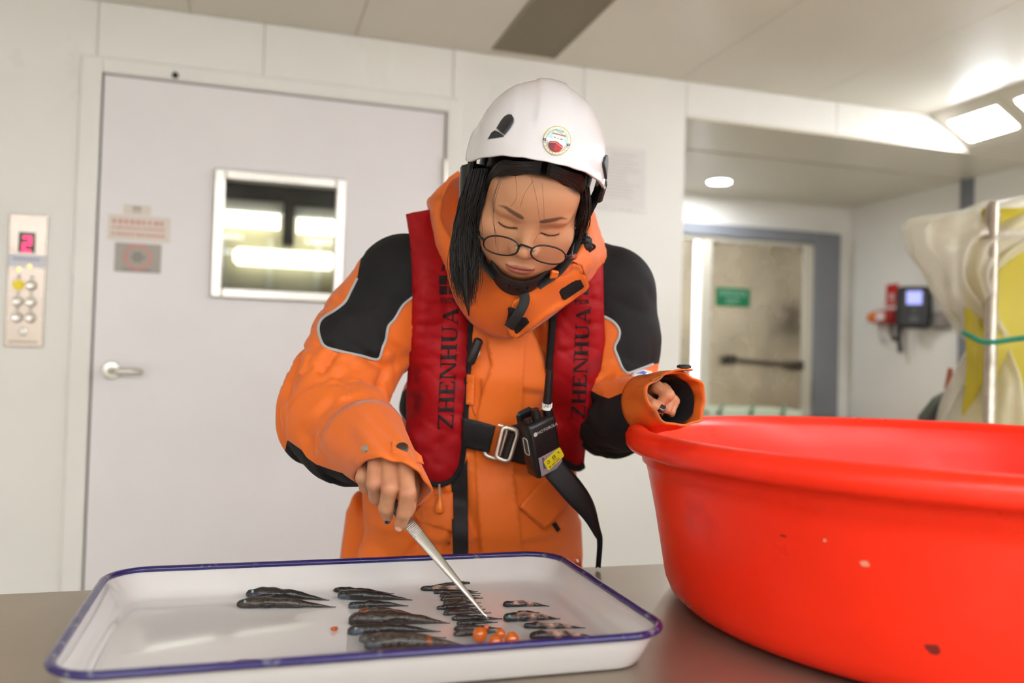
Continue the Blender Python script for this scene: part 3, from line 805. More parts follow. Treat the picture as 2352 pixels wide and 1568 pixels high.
FISH = [
 ((566, 1367), (757, 1373), 28, 'black', 'dark fish at left of tray, farther one of the touching pair', 'pale', GA),
 ((544, 1390), (772, 1389), 27, 'brown', 'mottled dark fish at left of tray, nearer one of the pair', 'pale', GA),
 ((766, 1354), (905, 1359), 15, 'black', 'thin dark fish farthest back in the middle column', None, GB),
 ((776, 1369), (947, 1374), 25, 'black', 'black fish second from the back in the middle column', None, GB),
 ((800, 1391), (938, 1387), 19, 'black', 'short black fish third from the back in the middle column', None, GB),
 ((822, 1410), (966, 1410), 25, 'grey', 'grey-brown fish with orange patch on its head, middle column', None, GB),
 ((800, 1430), (1034, 1425), 36, 'brown', 'large dark fish with bluish jaw, longest of the middle column', None, GB),
 ((798, 1451), (1012, 1444), 26, 'black', 'dark fish just in front of the longest middle fish', 'pale', GB),
 ((825, 1468), (1025, 1459), 22, 'grey', 'slim grey fish squeezed behind the thick brownish fish', None, GB),
 ((836, 1486), (1068, 1477), 42, 'grey', 'thick grey-brown fish, stoutest one in the tray', None, GB),
 ((848, 1507), (1040, 1503), 30, 'grey', 'fish half hidden behind the near rim of the tray', None, GB),
 ((1080, 1336), (975, 1343), 9, 'black', 'thin black fish at the very back under the tweezers', None, GC),
 ((966, 1350), (1098, 1354), 14, 'pink', 'slim fish with pale belly at the back of the tweezers column', None, GC),
 ((996, 1358), (1104, 1358), 11, 'black', 'slim black fish third from back in tweezers column', None, GC),
 ((1010, 1366), (1103, 1363), 10, 'brown', 'slim brown fish fourth from back in tweezers column', None, GC),
 ((1012, 1374), (1110, 1369), 12, 'brown', 'slim brownish fish fifth from back in tweezers column', None, GC),
 ((1018, 1383), (1105, 1380), 12, 'brown', 'slim fish sixth from back in tweezers column', None, GC),
 ((1003, 1394), (1107, 1388), 13, 'black', 'slim black fish sticking out left in tweezers column', None, GC),
 ((1020, 1401), (1115, 1394), 10, 'black', 'slim black fish eighth from back in tweezers column', None, GC),
 ((1018, 1407), (1128, 1402), 12, 'brown', 'slim brownish fish ninth from back in tweezers column', None, GC),
 ((1038, 1419), (1153, 1416), 15, 'black', 'black fish with pointed tail beside the tweezers tip', None, GC),
 ((1049, 1429), (1144, 1424), 11, 'black', 'slim dark fish touched by the tweezers tip', None, GC),
 ((1043, 1442), (1152, 1438), 14, 'black', 'dark fish second from front in tweezers column', None, GC),
 ((1042, 1454), (1158, 1446), 16, 'grey', 'ragged grey fish in front of tweezers column behind orange balls', None, GC),
 ((1155, 1387), (1262, 1387), 16, 'pink', 'pink-bodied fish farthest back in the right column', None, GD),
 ((1180, 1408), (1240, 1402), 11, 'black', 'tiny black fish in the right column', None, GD),
 ((1157, 1421), (1287, 1416), 23, 'pink', 'dark headed fish with teal eye in the right column', 'teal', GD),
 ((1203, 1436), (1345, 1437), 16, 'pink', 'pink fish with black tail in the right column', None, GD),
 ((1217, 1461), (1372, 1458), 22, 'pink', 'pink fish with black head near the front of the right column', None, GD),
 ((1255, 1484), (1390, 1478), 16, 'pink', 'pinkish fish almost hidden by near rim at right', None, GD),
 ((490, 1518), (685, 1509), 9, 'pale', 'slender pale pink fish alone near the front of the tray', None, None),
 ((535, 1540), (400, 1545), 16, 'black', 'dark fish hidden behind the near left rim of the tray', None, None),
]
for i, (h_, t_, th, kd, lab, ey, gr) in enumerate(FISH):
    fish(h_, t_, th, kd, lab, i, eye=ey, group=gr, bend=.01*math.sin(i*2.1), blob=(.10, .06) if i == 5 else ((.62, .03) if i == 9 else None))
# orange roe balls
M_roe = mat('roe_orange', srgb(232, 112, 18), .08, trans=.35, ior=1.36, coat=1., stain=srgb(150, 60, 16), sscale=70, sth=.58)
for i, (px, py, r_, lab) in enumerate(((1102, 1457, 17, 'orange translucent ball with a small bud, leftmost of the four'), (1138, 1474, 16.5, 'orange translucent ball nearest the tray rim'), (1149, 1455, 12, 'smallest orange ball at the back of the cluster'), (1175, 1468, 17, 'orange translucent ball at right of the cluster'))):
    q = onZ(px, py, ZF+.008); rad = r_*mpp((q-CAM)@CF); c = onZ(px, py, ZF+rad)
    V, F = lathevf([(rad*math.sin(t), -rad*math.cos(t)) for t in np.linspace(0, math.pi, 20)], 28, c); 
    V = np.array(V); V = c+(V-c)*(1+.03*vnoise(V*90+i)[:, None])
    o = thing('roe_ball', (*c[:2], ZF), lab, 'roe', 'orange balls in the tray')
    mob('ball', V, F, M_roe, o, True)
    V, F = lathevf([(rad*.45*math.sin(t), -rad*.45*math.cos(t)) for t in np.linspace(0, math.pi, 10)], 14, c+np.array([0, -.15*rad, .0])+CU*rad*.3)
    mob('core', V, F, mat('roe_core', srgb(150, 60, 10), .3), o, True)
    if i == 0:
        q2 = at(1117, 1440, (c-CAM)@CF); V, F = lathevf([(rad*.33*math.sin(t), -rad*.36*math.cos(t)) for t in np.linspace(0, math.pi, 10)], 14, q2); mob('bud', V, F, M_roe, o, True)
q = onZ(770, 1443, ZF+.002)
V, F = lathevf([(.004*math.sin(t), -.0025*math.cos(t)) for t in np.linspace(0, math.pi, 10)], 14, q); V = np.array(V); V = q+(V-q)*(1+.6*vnoise(V*300)[:, None])
tag(mob('tissue_scrap', V, F, mat('scrap', srgb(190, 80, 40), .2, coat=.5), None, True), 'tiny orange-red scrap left of the middle fish column', 'scrap')
q = onZ(372, 1541, ZF+.002)
V, F = lathevf([(.008*math.sin(t), -.0035*math.cos(t)) for t in np.linspace(0, math.pi, 10)], 14, q); V = np.array(V); V = q+(V-q)*(1+.6*vnoise(V*200)[:, None])
tag(mob('tissue_scrap', V, F, mat('scrap_pink', srgb(206, 140, 126), .25, coat=.5), None, True), 'pale pink scrap near the front left tray corner', 'scrap')

# ================================================================== covered rack at the right
rk = thing('covered_rack', (1.90, 1.74, 0), 'metal rack post with yellow board behind it at right edge', 'rack')
M_pole = mat('pole_metal', srgb(182, 172, 158), .3, .7, var=.2, vscale=30)
pz = at(2280, 466, 2.2)
tube('post', [(pz[0], pz[1], 0), (pz[0], pz[1], pz[2]-.012), (pz[0]+.004, pz[1], pz[2])], [.016, .016, .011], M_pole, rk, 14)
hb = at(2280, 528, 2.2)
tube('cross_bar', [(hb[0]-.04, hb[1]+.012, hb[2]-.01), (hb[0]+.75, hb[1]-.20, hb[2]+.012)], .011, M_pole, rk, 12)
px2 = (pz[0]+.70, pz[1]-.19)
tube('post', [(px2[0], px2[1], 0), (px2[0], px2[1], pz[2])], .016, M_pole, rk, 14)
tube('cross_bar', [(pz[0], pz[1], .35), (px2[0], px2[1], .35)], .011, M_pole, rk, 12)
# bulging yellow sheet
M_yel = mat('yellow_sheet', srgb(186, 170, 42), .45, var=.08, vscale=6)
nx, nz = 24, 30; V = []
for j in range(nz+1):
    for i in range(nx+1):
        u_, v_ = i/nx, j/nz
        x = pz[0]-.012+.012*math.sin(v_*7)+u_*.78; y_ = pz[1]+.035-.21*u_+.03*math.sin(u_*9+v_*3)+.012*math.sin(v_*17)
        V.append((x, y_, .45+v_*(pz[2]-.46)))
F = [(j*(nx+1)+i, j*(nx+1)+i+1, (j+1)*(nx+1)+i+1, (j+1)*(nx+1)+i) for j in range(nz) for i in range(nx)]
Vs, Fs = solidify(V, F, .004); mob('yellow_sheet', Vs, Fs, M_yel, rk)
# draped translucent plastic
M_film = mat('plastic_film', srgb(232, 226, 204), .28, spec=.6, alpha=.5, bump=.15, bscale=30)
outl = [  # photo row: left px, right px, depth spread of the drape at this height
 (466, 2262, 2500, .05), (490, 2180, 2500, .07), (515, 2082, 2500, .09), (545, 2086, 2440, .10), (580, 2098, 2330, .10), (620, 2128, 2275, .10), (665, 2152, 2268, .09), (715, 2188, 2272, .08), (765, 2222, 2300, .06), (785, 2240, 2310, .045), (830, 2215, 2335, .07), (900, 2185, 2400, .10), (970, 2160, 2440, .12), (1060, 2140, 2460, .13)]
rings = []; nr = 96
for j, (py, pl, pr2, dp) in enumerate(outl):
    A0 = at(pl, py, 2.31); A1 = at(pr2, py-20 if j < 2 else py, 2.27)
    ring = []
    for i in range(nr):
        t = 2*math.pi*i/nr
        uu = .5-.5*math.cos(t); p_ = A0*(1-uu)+A1*uu
        dep = dp*math.sin(t)*(1 if math.sin(t) > 0 else .8)
        fold = .016*math.sin(t*9+j*.35)+.010*math.sin(t*17+j*.8)+.012*math.sin(j*1.7+t*4)
        k_ = 1.0 if j > 1 else .3
        ring.append(p_+np.array([.30, .95, 0])*(-dep+fold*k_*np.sign(math.sin(t)))+np.array([0, 0, .010*math.sin(t*7+j)*k_]))
    rings.append(ring)
dense = []
R_ = np.array(rings)
for i in range(nr): dense.append(spline(R_[:, i], 46))
dense = np.transpose(np.array(dense), (1, 0, 2))
V, F = loft([list(r) for r in dense]); V = np.array(V); V += .006*np.c_[vnoise(V*16), vnoise(V*16+9), vnoise(V*16+31)]
tag(mob('plastic_sheet', V, F, M_film, None, True), 'translucent crumpled plastic sheet draped over the rack', 'plastic sheet')
g0, g1, g2 = at(2226, 770, 2.10), at(2268, 786, 2.06), at(2352, 776, 2.02)
P = spline([g0+np.array([.012, .03, .008]), g0, g1, g2, g2+(g2-g1)*3], 24)
tag(tube('tie_string', P, .0065, mat('string_green', srgb(40, 140, 112), .6), None, 8), 'green string tied round the plastic covered rack', 'string')
# dark green leaning bag
t0, t1 = at(2176, 872, 2.55), at(2118, 966, 2.5)
lg = thing('folded_tarp', (t1[0]+.1, t1[1], 0), 'dark green folded tarp with reddish tip beside plastic sheet', 'tarp')
top = t0-(t0-t1)*.10*0
prof_ = [(t0+np.array([0, 0, -.03]), .008), (t0+(t1-t0)*.5, .045), (t1, .085), (t1+np.array([-.01, -.05, -.35]), .16), (np.array([t1[0]-.02, t1[1]-.05, .02]), .22)]
rings = []
for c_, r_ in prof_:
    rings.append([c_+np.array([r_*math.cos(a_)+r_*.9, .5*r_*math.sin(a_), .15*r_*math.sin(3*a_)]) for a_ in np.linspace(0, 2*math.pi, 24, endpoint=False)])
V, F = loft(rings, True, True); mob('fold', V, F, mat('tarp_green', srgb(92, 100, 82), .6, var=.2, vscale=20), lg, 50)
V, F = tubevf([t0+(t1-t0)*.25+np.array([-.012, -.03, -.01]), t1+np.array([-.022, -.07, -.02]), np.array([t1[0]-.12, t1[1]-.12, .05])], [.010, .04, .09], 12, flat=.4); mob('strap', V, F, M_black, lg, 40)
V, F = tubevf([t0+np.array([.004, 0, -.03]), t0+np.array([.01, 0, .035])], [.012, .007], 10); mob('tip', V, F, mat('tip_rust', srgb(170, 90, 70), .5), lg, 40)
# ================================================================== the person
# ---- signed-distance modelling with a sparse surface-nets mesher
def smin(a, b, k):
    h = np.clip(.5+.5*(b-a)/k, 0, 1); return b*(1-h)+a*h-k*h*(1-h)
def smax(a, b, k): return -smin(-a, -b, k)
def s_sph(P, c, r): return np.linalg.norm(P-c, axis=1)-r
def s_ell(P, c, R, M=None):
    q = P-np.asarray(c)
    if M is not None: q = q@M
    R = np.asarray(R); k0 = np.linalg.norm(q/R, axis=1); k1 = np.linalg.norm(q/(R*R), axis=1)
    return k0*(k0-1)/(k1+1e-9)
def s_cone(P, a, b, ra, rb):
    a = np.asarray(a); ab = np.asarray(b)-a; t = np.clip(((P-a)@ab)/(ab@ab), 0, 1)
    return np.linalg.norm(P-a-t[:, None]*ab, axis=1)-(ra+(rb-ra)*t)
def chain(P, pts, rad, k=.01):
    d = None
    for i in range(len(pts)-1):
        e = s_cone(P, pts[i], pts[i+1], rad[i], rad[i+1]); d = e if d is None else smin(d, e, k)
    return d
def sdf_mesh(fn, lo, hi, h, bs=12, slack=1.5):
    lo = np.asarray(lo, float); hi = np.asarray(hi, float)
    nb = np.ceil((hi-lo)/(h*bs)).astype(int)
    g = np.stack(np.meshgrid(*[np.arange(n) for n in nb], indexing='ij'), -1).reshape(-1, 3)
    cen = lo+(g+.5)*h*bs
    d = fn(cen); g = g[np.abs(d) < h*bs*.87*slack]
    s = bs+1
    loc = np.stack(np.meshgrid(*[np.arange(s)]*3, indexing='ij'), -1).reshape(-1, 3)
    N = (nb*bs+2).astype(np.int64)
    keyf = lambda I: (I[..., 0].astype(np.int64)*N[1]+I[..., 1])*N[2]+I[..., 2]
    cells = []; cpos = []; edges = []
    CH = 64
    for c0 in range(0, len(g), CH):
        gg = g[c0:c0+CH]; I = gg[:, None, :]*bs+loc[None]
        D = fn((lo+I.reshape(-1, 3)*h)).reshape(len(gg), s, s, s)
        I = I.reshape(len(gg), s, s, s, 3)
        cor = [D[:, i:i+bs, j:j+bs, k:k+bs] for i in (0, 1) for j in (0, 1) for k in (0, 1)]
        mn = np.minimum.reduce(cor); mx = np.maximum.reduce(cor)
        m = (mn < 0) & (mx >= 0)
        if m.any():
            base = I[:, :bs, :bs, :bs][m]; cv = np.stack([c[m] for c in cor], -1)
            offs = np.array([(i, j, k) for i in (0, 1) for j in (0, 1) for k in (0, 1)], float)
            acc = np.zeros((len(base), 3)); cnt = np.zeros(len(base))
            for a in range(8):
                for b in range(a+1, 8):
                    if np.abs(offs[a]-offs[b]).sum() != 1: continue
                    va, vb = cv[:, a], cv[:, b]; x = (va < 0) != (vb < 0)
                    t = np.where(x, va/(va-vb+1e-20), 0)
                    acc += np.where(x[:, None], offs[a]+t[:, None]*(offs[b]-offs[a]), 0); cnt += x
            cells.append(keyf(base)); cpos.append(lo+(base+acc/cnt[:, None])*h)
            for ax in range(3):
                sl0 = [slice(0, bs)]*3; sl1 = [slice(0, bs)]*3; sl1[ax] = slice(1, bs+1)
                a_, b_ = D[(slice(None), *sl0)], D[(slice(None), *sl1)]
                x = (a_ < 0) != (b_ < 0)
                if x.any():
                    e = I[:, :bs, :bs, :bs][x]; edges.append((ax, e, (a_ < 0)[x]))
    key = np.concatenate(cells); pos = np.concatenate(cpos)
    key, ui = np.unique(key, return_index=True); pos = pos[ui]
    F = []
    for ax, e, neg in edges:
        u_, v_ = [(1, 2), (2, 0), (0, 1)][ax]
        q = []
        ok = np.ones(len(e), bool)
        for du, dv in ((0, 0), (-1, 0), (-1, -1), (0, -1)):
            c = e.copy(); c[:, u_] += du; c[:, v_] += dv
            ok &= (c >= 0).all(1)
            kk = keyf(c); ix = np.clip(np.searchsorted(key, kk), 0, len(key)-1); ok &= key[ix] == kk; q.append(ix)
        q = np.stack(q, 1)
        q = np.where(neg[:, None], q[:, ::-1], q) if True else q
        F.append(q[ok])
    F = np.concatenate(F)
    n_ = np.cross(pos[F[:, 2]]-pos[F[:, 0]], pos[F[:, 3]]-pos[F[:, 1]])
    c_ = pos[F].mean(1); s_ = fn(c_+n_/(np.linalg.norm(n_, axis=1, keepdims=True)+1e-12)*h*.5)
    if np.mean(s_ > 0) < .5: F = F[:, ::-1]
    return pos, F
def laplace(V, F, it=1, w=.5):
    F = np.asarray(F); V = V.copy(); n = len(V)
    E = np.concatenate([np.stack([F[:, i], F[:, (i+1) % F.shape[1]]], 1) for i in range(F.shape[1])])
    E = np.concatenate([E, E[:, ::-1]]); deg = np.bincount(E[:, 0], minlength=n)
    for _ in range(it):
        A = np.zeros_like(V)
        for c in range(3): A[:, c] = np.bincount(E[:, 0], weights=V[E[:, 1], c], minlength=n)
        V = V*(1-w)+w*A/np.maximum(deg, 1)[:, None]
    return V
def projpx(V):
    q = np.asarray(V)-CAM; z = q@CF
    return np.c_[1176+FPX*(q@CR)/z, 784-FPX*(q@CU)/z, z]
def clip_mesh(V, F, s):
    """split triangles along s=0; returns (Vin,Fin),(Vout,Fout)"""
    T = np.asarray([t for f in F for t in ((f[0], f[1], f[2]), (f[0], f[2], f[3]))] if len(F[0]) == 4 else F)
    V = list(map(tuple, V)); ins = s < 0
    k = ins[T].sum(1); Tin = [tuple(t) for t in T[k == 3]]; Tout = [tuple(t) for t in T[k == 0]]
    cache = {}
    def cut(a, b):
        e = (min(a, b), max(a, b))
        if e not in cache:
            t = s[a]/(s[a]-s[b]); A = np.array(V[a]); B = np.array(V[b]); V.append(tuple(A+(B-A)*t)); cache[e] = len(V)-1
        return cache[e]
    for t in T[(k > 0) & (k < 3)]:
        t = list(t); flags = [bool(ins[i]) for i in t]
        lone = flags.index(True) if sum(flags) == 1 else flags.index(False)
        a, b, c = t[lone], t[(lone+1) % 3], t[(lone+2) % 3]
        ab, ac = cut(a, b), cut(a, c)
        x, y = [(a, ab, ac)], [(ab, b, c), (ab, c, ac)]
        if flags[lone]: Tin += x; Tout += y
        else: Tout += x; Tin += y
    V = np.array(V)
    def comp(T):
        T = np.array(T, dtype=int).reshape(-1, 3)
        if len(T) == 0: return np.zeros((0, 3)), T
        u, inv = np.unique(T, return_inverse=True); return V[u], inv.reshape(-1, 3)
    return comp(Tin), comp(Tout)
def poly_sd(P2, poly):
    d = polydist(P2, poly); return np.where(inpoly(P2, poly), -d, d)

# ---- head frame
E0 = at(1216, 519, 1.215)
vdir = (E0-CAM)/np.linalg.norm(E0-CAM)
ROLL, PIT2, YAW2 = math.radians(11), math.radians(30), math.radians(-5)
up0 = CU-vdir*(CU@vdir); up0 /= np.linalg.norm(up0); rt0 = np.cross(vdir, up0)
Hx = rt0*math.cos(ROLL)-up0*math.sin(ROLL); hu = up0*math.cos(ROLL)+rt0*math.sin(ROLL)
fw = -vdir
Hx, fw = Hx*math.cos(YAW2)+fw*math.sin(YAW2), fw*math.cos(YAW2)-Hx*math.sin(YAW2)
Hy = fw*math.cos(PIT2)-hu*math.sin(PIT2); Hz = hu*math.cos(PIT2)+fw*math.sin(PIT2)
HM = np.stack([Hx, Hy, Hz], 1)
HS = .97
Hc = E0-HM@np.array([0, .078, 0])*HS
def hl(p): return Hc+HM@(np.asarray(p, float)*HS)
def tohead(P): return ((P-Hc)@HM)/HS

def sd_head(P):
    p = tohead(P); x, y, z = p[:, 0], p[:, 1], p[:, 2]
    q = np.c_[np.abs(x), y, z]
    d = s_ell(p, (0, -.012, .045), (.077, .097, .083))
    d = smin(d, s_ell(p, (0, .020, -.020), (.069, .068, .080)), .03)
    d = smin(d, s_ell(p, (0, .048, -.078), (.036, .034, .026)), .035)            # chin, jaw
    d = smin(d, s_ell(q, (.039, .045, -.048), (.027, .030, .030)), .025)         # lower cheeks
    d = smin(d, s_ell(q, (.046, .048, -.020), (.024, .025, .020)), .02)          # cheekbones
    d = smin(d, s_ell(p, (0, .058, .042), (.055, .032, .036)), .03)              # forehead
    d = smin(d, s_ell(q, (.030, .074, .019), (.022, .010, .007)), .014)          # brow
    d = smax(d, -s_ell(q, (.031, .101, -.001), (.017, .016, .012)), .014)        # eye sockets
    d = smin(d, s_ell(q, (.0315, .0695, -.003), (.0165, .0125, .0120)), .005)    # closed lids over the eyes
    # lid slit
    lz = -.0085+.9*(q[:, 0]-.0315)**2*20
    slit = np.maximum(np.abs(z-lz)-.0010, np.abs(q[:, 0]-.0315)-.0135); slit = np.maximum(slit, .066-y)
    d = smax(d, -slit, .0016)
    # nose
    d = smin(d, s_cone(p, (0, .079, .008), (0, .0965, -.030), .0055, .0092), .012)
    d = smin(d, s_sph(p, (0, .0985, -.0335), .0105), .007)
    d = smin(d, s_ell(q, (.0140, .0890, -.0375), (.0085, .0105, .0078)), .006)
    d = smax(d, -s_ell(q, (.0065, .0945, -.0455), (.0036, .0055, .0030)), .002)
    # mouth mound, philtrum, lips
    d = smin(d, s_ell(p, (0, .072, -.068), (.027, .020, .018)), .014)
    d = smax(d, -s_cone(p, (0, .0985, -.052), (0, .0975, -.060), .0035, .0035), .006)
    d = smin(d, s_ell(q, (.008, .0888, -.0648), (.0125, .0062, .0040)), .004)
    d = smin(d, s_ell(p, (0, .0870, -.0735), (.0145, .0066, .0050)), .004)
    mz = -.0690+np.abs(x)*.06
    gro = np.maximum(np.abs(z-mz)-.0006, np.abs(x)-.021); gro = np.maximum(gro, .078-y)
    d = smax(d, -gro, .003)
    d = smax(d, -s_ell(p, (0, .095, -.0815), (.013, .006, .003)), .008)
    # ears
    d = smin(d, s_ell(q, (.0735, -.008, -.008), (.007, .017, .029)), .006)
    # neck
    d = smin(d, s_cone(P, hl((0, -.03, -.03)), at(1178, 640, 1.45), .052, .060), .03)
    return d
lo = np.min([hl(c) for c in [(a, b, c) for a in (-.1, .1) for b in (-.12, .125) for c in (-.13, .14)]], axis=0)-.01
hi = np.max([hl(c) for c in [(a, b, c) for a in (-.1, .1) for b in (-.12, .125) for c in (-.13, .14)]], axis=0)+.01
Vh, Fh = sdf_mesh(sd_head, lo, hi, .0017)
Vh = laplace(Vh, Fh, 1, .4)
SKIN = np.array(srgb(190, 136, 100)); SKINR = np.array(srgb(184, 114, 88)); LIP = np.array(srgb(152, 78, 70)); BROW = np.array(srgb(74, 52, 42)); HAIRC = np.array(srgb(22, 17, 15))
p = tohead(Vh); ax_ = np.abs(p[:, 0])
col = np.tile(SKIN, (len(Vh), 1))
def blend(col, m, c): return col*(1-m[:, None])+np.asarray(c)*m[:, None]
g2 = lambda c, r: np.exp(-(((p-np.array(c))/np.array(r))**2).sum(1))
pa = np.c_[ax_, p[:, 1:]]
gq = lambda c, r: np.exp(-(((pa-np.array(c))/np.array(r))**2).sum(1))
col = blend(col, .35*gq((.038, .07, -.035), (.02, .03, .018)), SKINR)
col = blend(col, .35*g2((0, .104, -.042), (.014, .012, .010)), SKINR)
# lips
hw = np.clip(1-(ax_/.0225)**2, 0, 1)
ub = -.0600-.0045*(1-hw)-.0012*np.exp(-(p[:, 0]/.003)**2); lbz = -.0795+.0105*(1-np.sqrt(hw))
ml = ((p[:, 2] < ub) & (p[:, 2] > lbz) & (ax_ < .0225) & (p[:, 1] > .07)).astype(float)
ml *= np.clip((ub-p[:, 2])/.0015, 0, 1)*np.clip((p[:, 2]-lbz)/.002, 0, 1)
col = blend(col, .85*ml, LIP)
col = blend(col, np.exp(-((p[:, 2]-(-.0690+ax_*.06))/.0009)**2)*(ax_ < .020)*(p[:, 1] > .075)*.6, srgb(96, 44, 40))
# brows
bz = .0195+.009*np.clip((ax_-.014)/.03, 0, 1)-.004*np.clip((ax_-.040)/.012, 0, 1)
bth = np.interp(ax_, [.013, .018, .035, .050], [.0036, .0052, .0044, .0016])
mb_ = np.clip((bth-np.abs(p[:, 2]-bz))/.0022, 0, 1)*(ax_ > .012)*(ax_ < .052)*(p[:, 1] > .04)
col = blend(col, .85*mb_, BROW)
# lash line, upper-lid shading painted into the skin colour
lz = -.0085+.9*(ax_-.0315)**2*20
ms = np.exp(-((p[:, 2]-lz-.0006)/.0022)**2)*(np.abs(ax_-.0315) < .0145)*(p[:, 1] > .055)
col = blend(col, .92*ms, srgb(40, 26, 22))
col = blend(col, .30*gq((.0315, .08, .002), (.014, .02, .006)), srgb(170, 112, 86))
# scalp under the hair
hairline = .079-.60*np.clip(ax_-.022, 0, 1)**1.2*2.2
mh = np.clip((p[:, 2]-hairline)/.006, 0, 1)
side_h = np.clip((ax_-(.063+.10*np.clip(p[:, 1], 0, .1)))/.004, 0, 1)*(p[:, 2] > -.06)*(p[:, 1] < .06)
mh = np.maximum(mh, side_h); mh = np.maximum(mh, (p[:, 1] < .015-.35*np.clip(-p[:, 2]-.03, 0, 1))*(p[:, 2] > -.10)*1.)
col = blend(col, mh, HAIRC)
M_skin = mat('skin', tuple(SKIN), .42, vcol=True, sss=.12, spec=.4, bump=.05, bscale=700)
BODY_V = [Vh]; BODY_F = [[tuple(f) for f in Fh]]; BODY_C = [col]

# ---- hands
def hand_mesh(fingers, palm, lo_pad, h=.0013, k=.0035):
    def fn(P):
        d = None
        for pts, rad in palm:
            e = chain(P, pts, rad, .012); d = e if d is None else smin(d, e, .012)
        fd = None
        for pts, rad in fingers:
            e = chain(P, pts, rad, .004); fd = e if fd is None else smin(fd, e, .0008)
        return smin(d, fd, .007)
    allp = np.array([q for pts, _ in fingers+palm for q in pts])
    return sdf_mesh(fn, allp.min(0)-lo_pad, allp.max(0)+lo_pad, h)
def pp(*L): return [at(*q) for q in L]
fing1 = [
 (pp((842, 1064, 1.194), (835, 1096, 1.164), (841, 1117, 1.176), (858, 1119, 1.192)), [.0104, .0102, .0092, .0075]),
 (pp((864, 1050, 1.163), (860, 1109, 1.136), (865, 1141, 1.160), (880, 1146, 1.182)), [.0115, .0107, .0098, .008]),
 (pp((895, 1048, 1.158), (895, 1121, 1.128), (887, 1165, 1.142), (890, 1186, 1.156)), [.0122, .0110, .0098, .0078]),
 (pp((930, 1050, 1.160), (936, 1132, 1.130), (929, 1176, 1.140), (920, 1203, 1.150)), [.0120, .0110, .0098, .0084]),
 (pp((940, 1070, 1.20), (945, 1120, 1.19), (936, 1165, 1.178), (930, 1190, 1.172)), [.0135, .012, .0108, .0086]),
]
palm1 = [
 (pp((846, 1058, 1.202), (866, 1050, 1.194), (897, 1046, 1.188), (924, 1052, 1.190)), [.012, .013, .0135, .0135]),
 (pp((852, 1064, 1.20), (858, 1040, 1.232)), [.013, .018]), (pp((897, 1050, 1.172), (866, 1030, 1.235)), [.016, .022]), (pp((928, 1060, 1.175), (872, 1035, 1.235)), [.016, .022]),
 (pp((864, 1032, 1.235), (835, 1000, 1.30)), [.024, .025])]
V1, F1 = hand_mesh(fing1, palm1, .05)
fing2 = [
 (pp((1492, 888, 1.335), (1522, 884, 1.300), (1554, 905, 1.282), (1531, 929, 1.288)), [.0115, .0112, .0105, .0095]),
 (pp((1500, 880, 1.345), (1540, 888, 1.32), (1560, 916, 1.300), (1550, 944, 1.292)), [.0115, .0105, .010, .009]),
 (pp((1500, 890, 1.36), (1545, 892, 1.338), (1568, 922, 1.318), (1560, 950, 1.305)), [.011, .0105, .010, .0085]),
 (pp((1502, 902, 1.37), (1545, 900, 1.35), (1566, 930, 1.335), (1561, 955, 1.318)), [.0105, .0095, .009, .0075]),
 (pp((1470, 905, 1.33), (1490, 920, 1.298), (1512, 934, 1.283), (1533, 944, 1.277)), [.015, .0122, .0112, .0090]),
]
palm2 = [(pp((1478, 890, 1.345), (1482, 900, 1.36), (1490, 915, 1.37)), [.017, .018, .017]), (pp((1478, 905, 1.35), (1440, 925, 1.42)), [.024, .028])]
def _sc2(L):
    o0 = at(1496, 915, 1.32); return [([o0+(q-o0)*.84-CR*.006 for q in pts], [r*.84 for r in rad]) for pts, rad in L]
fing2, palm2 = _sc2(fing2), _sc2(palm2)
V2_, F2_ = hand_mesh(fing2, palm2, .05)
def nail(center, axis, normal, w, l, m, name):
    """small curved nail plate"""
    axis = axis/np.linalg.norm(axis); normal = normal-axis*(normal@axis); normal /= np.linalg.norm(normal); sd_ = np.cross(axis, normal)
    V = []; n = 8
    for i in range(n+1):
        for j in range(n+1):
            u_, v_ = j/n*2-1, i/n*2-1
            uu, vv = u_*math.sqrt(1-.35*v_*v_), v_*math.sqrt(1-.35*u_*u_)
            V.append(center+axis*vv*l/2+sd_*uu*w/2-normal*(w*.22*uu*uu))
    F = [(i*(n+1)+j, i*(n+1)+j+1, (i+1)*(n+1)+j+1, (i+1)*(n+1)+j) for i in range(n) for j in range(n)]
    N = np.tile(normal, (len(V), 1)); Vs, Fs = solidify(V, F, .0012, N)
    return Vs, Fs
def handcol(V, seed):
    c = np.tile(SKIN, (len(V), 1)); n = fbm(V*55+seed, 2); c = blend(c, np.clip(.25*n+.12, 0, .5), SKINR); return c
c1 = handcol(V1, 0)
for q in ((834, 1094, 1.14), (860, 1109, 1.13), (895, 1121, 1.12), (936, 1132, 1.12)):
    c1 = blend(c1, .45*np.exp(-(np.linalg.norm(V1-at(*q), axis=1)/.011)**2), SKINR)
c2 = handcol(V2_, 5)
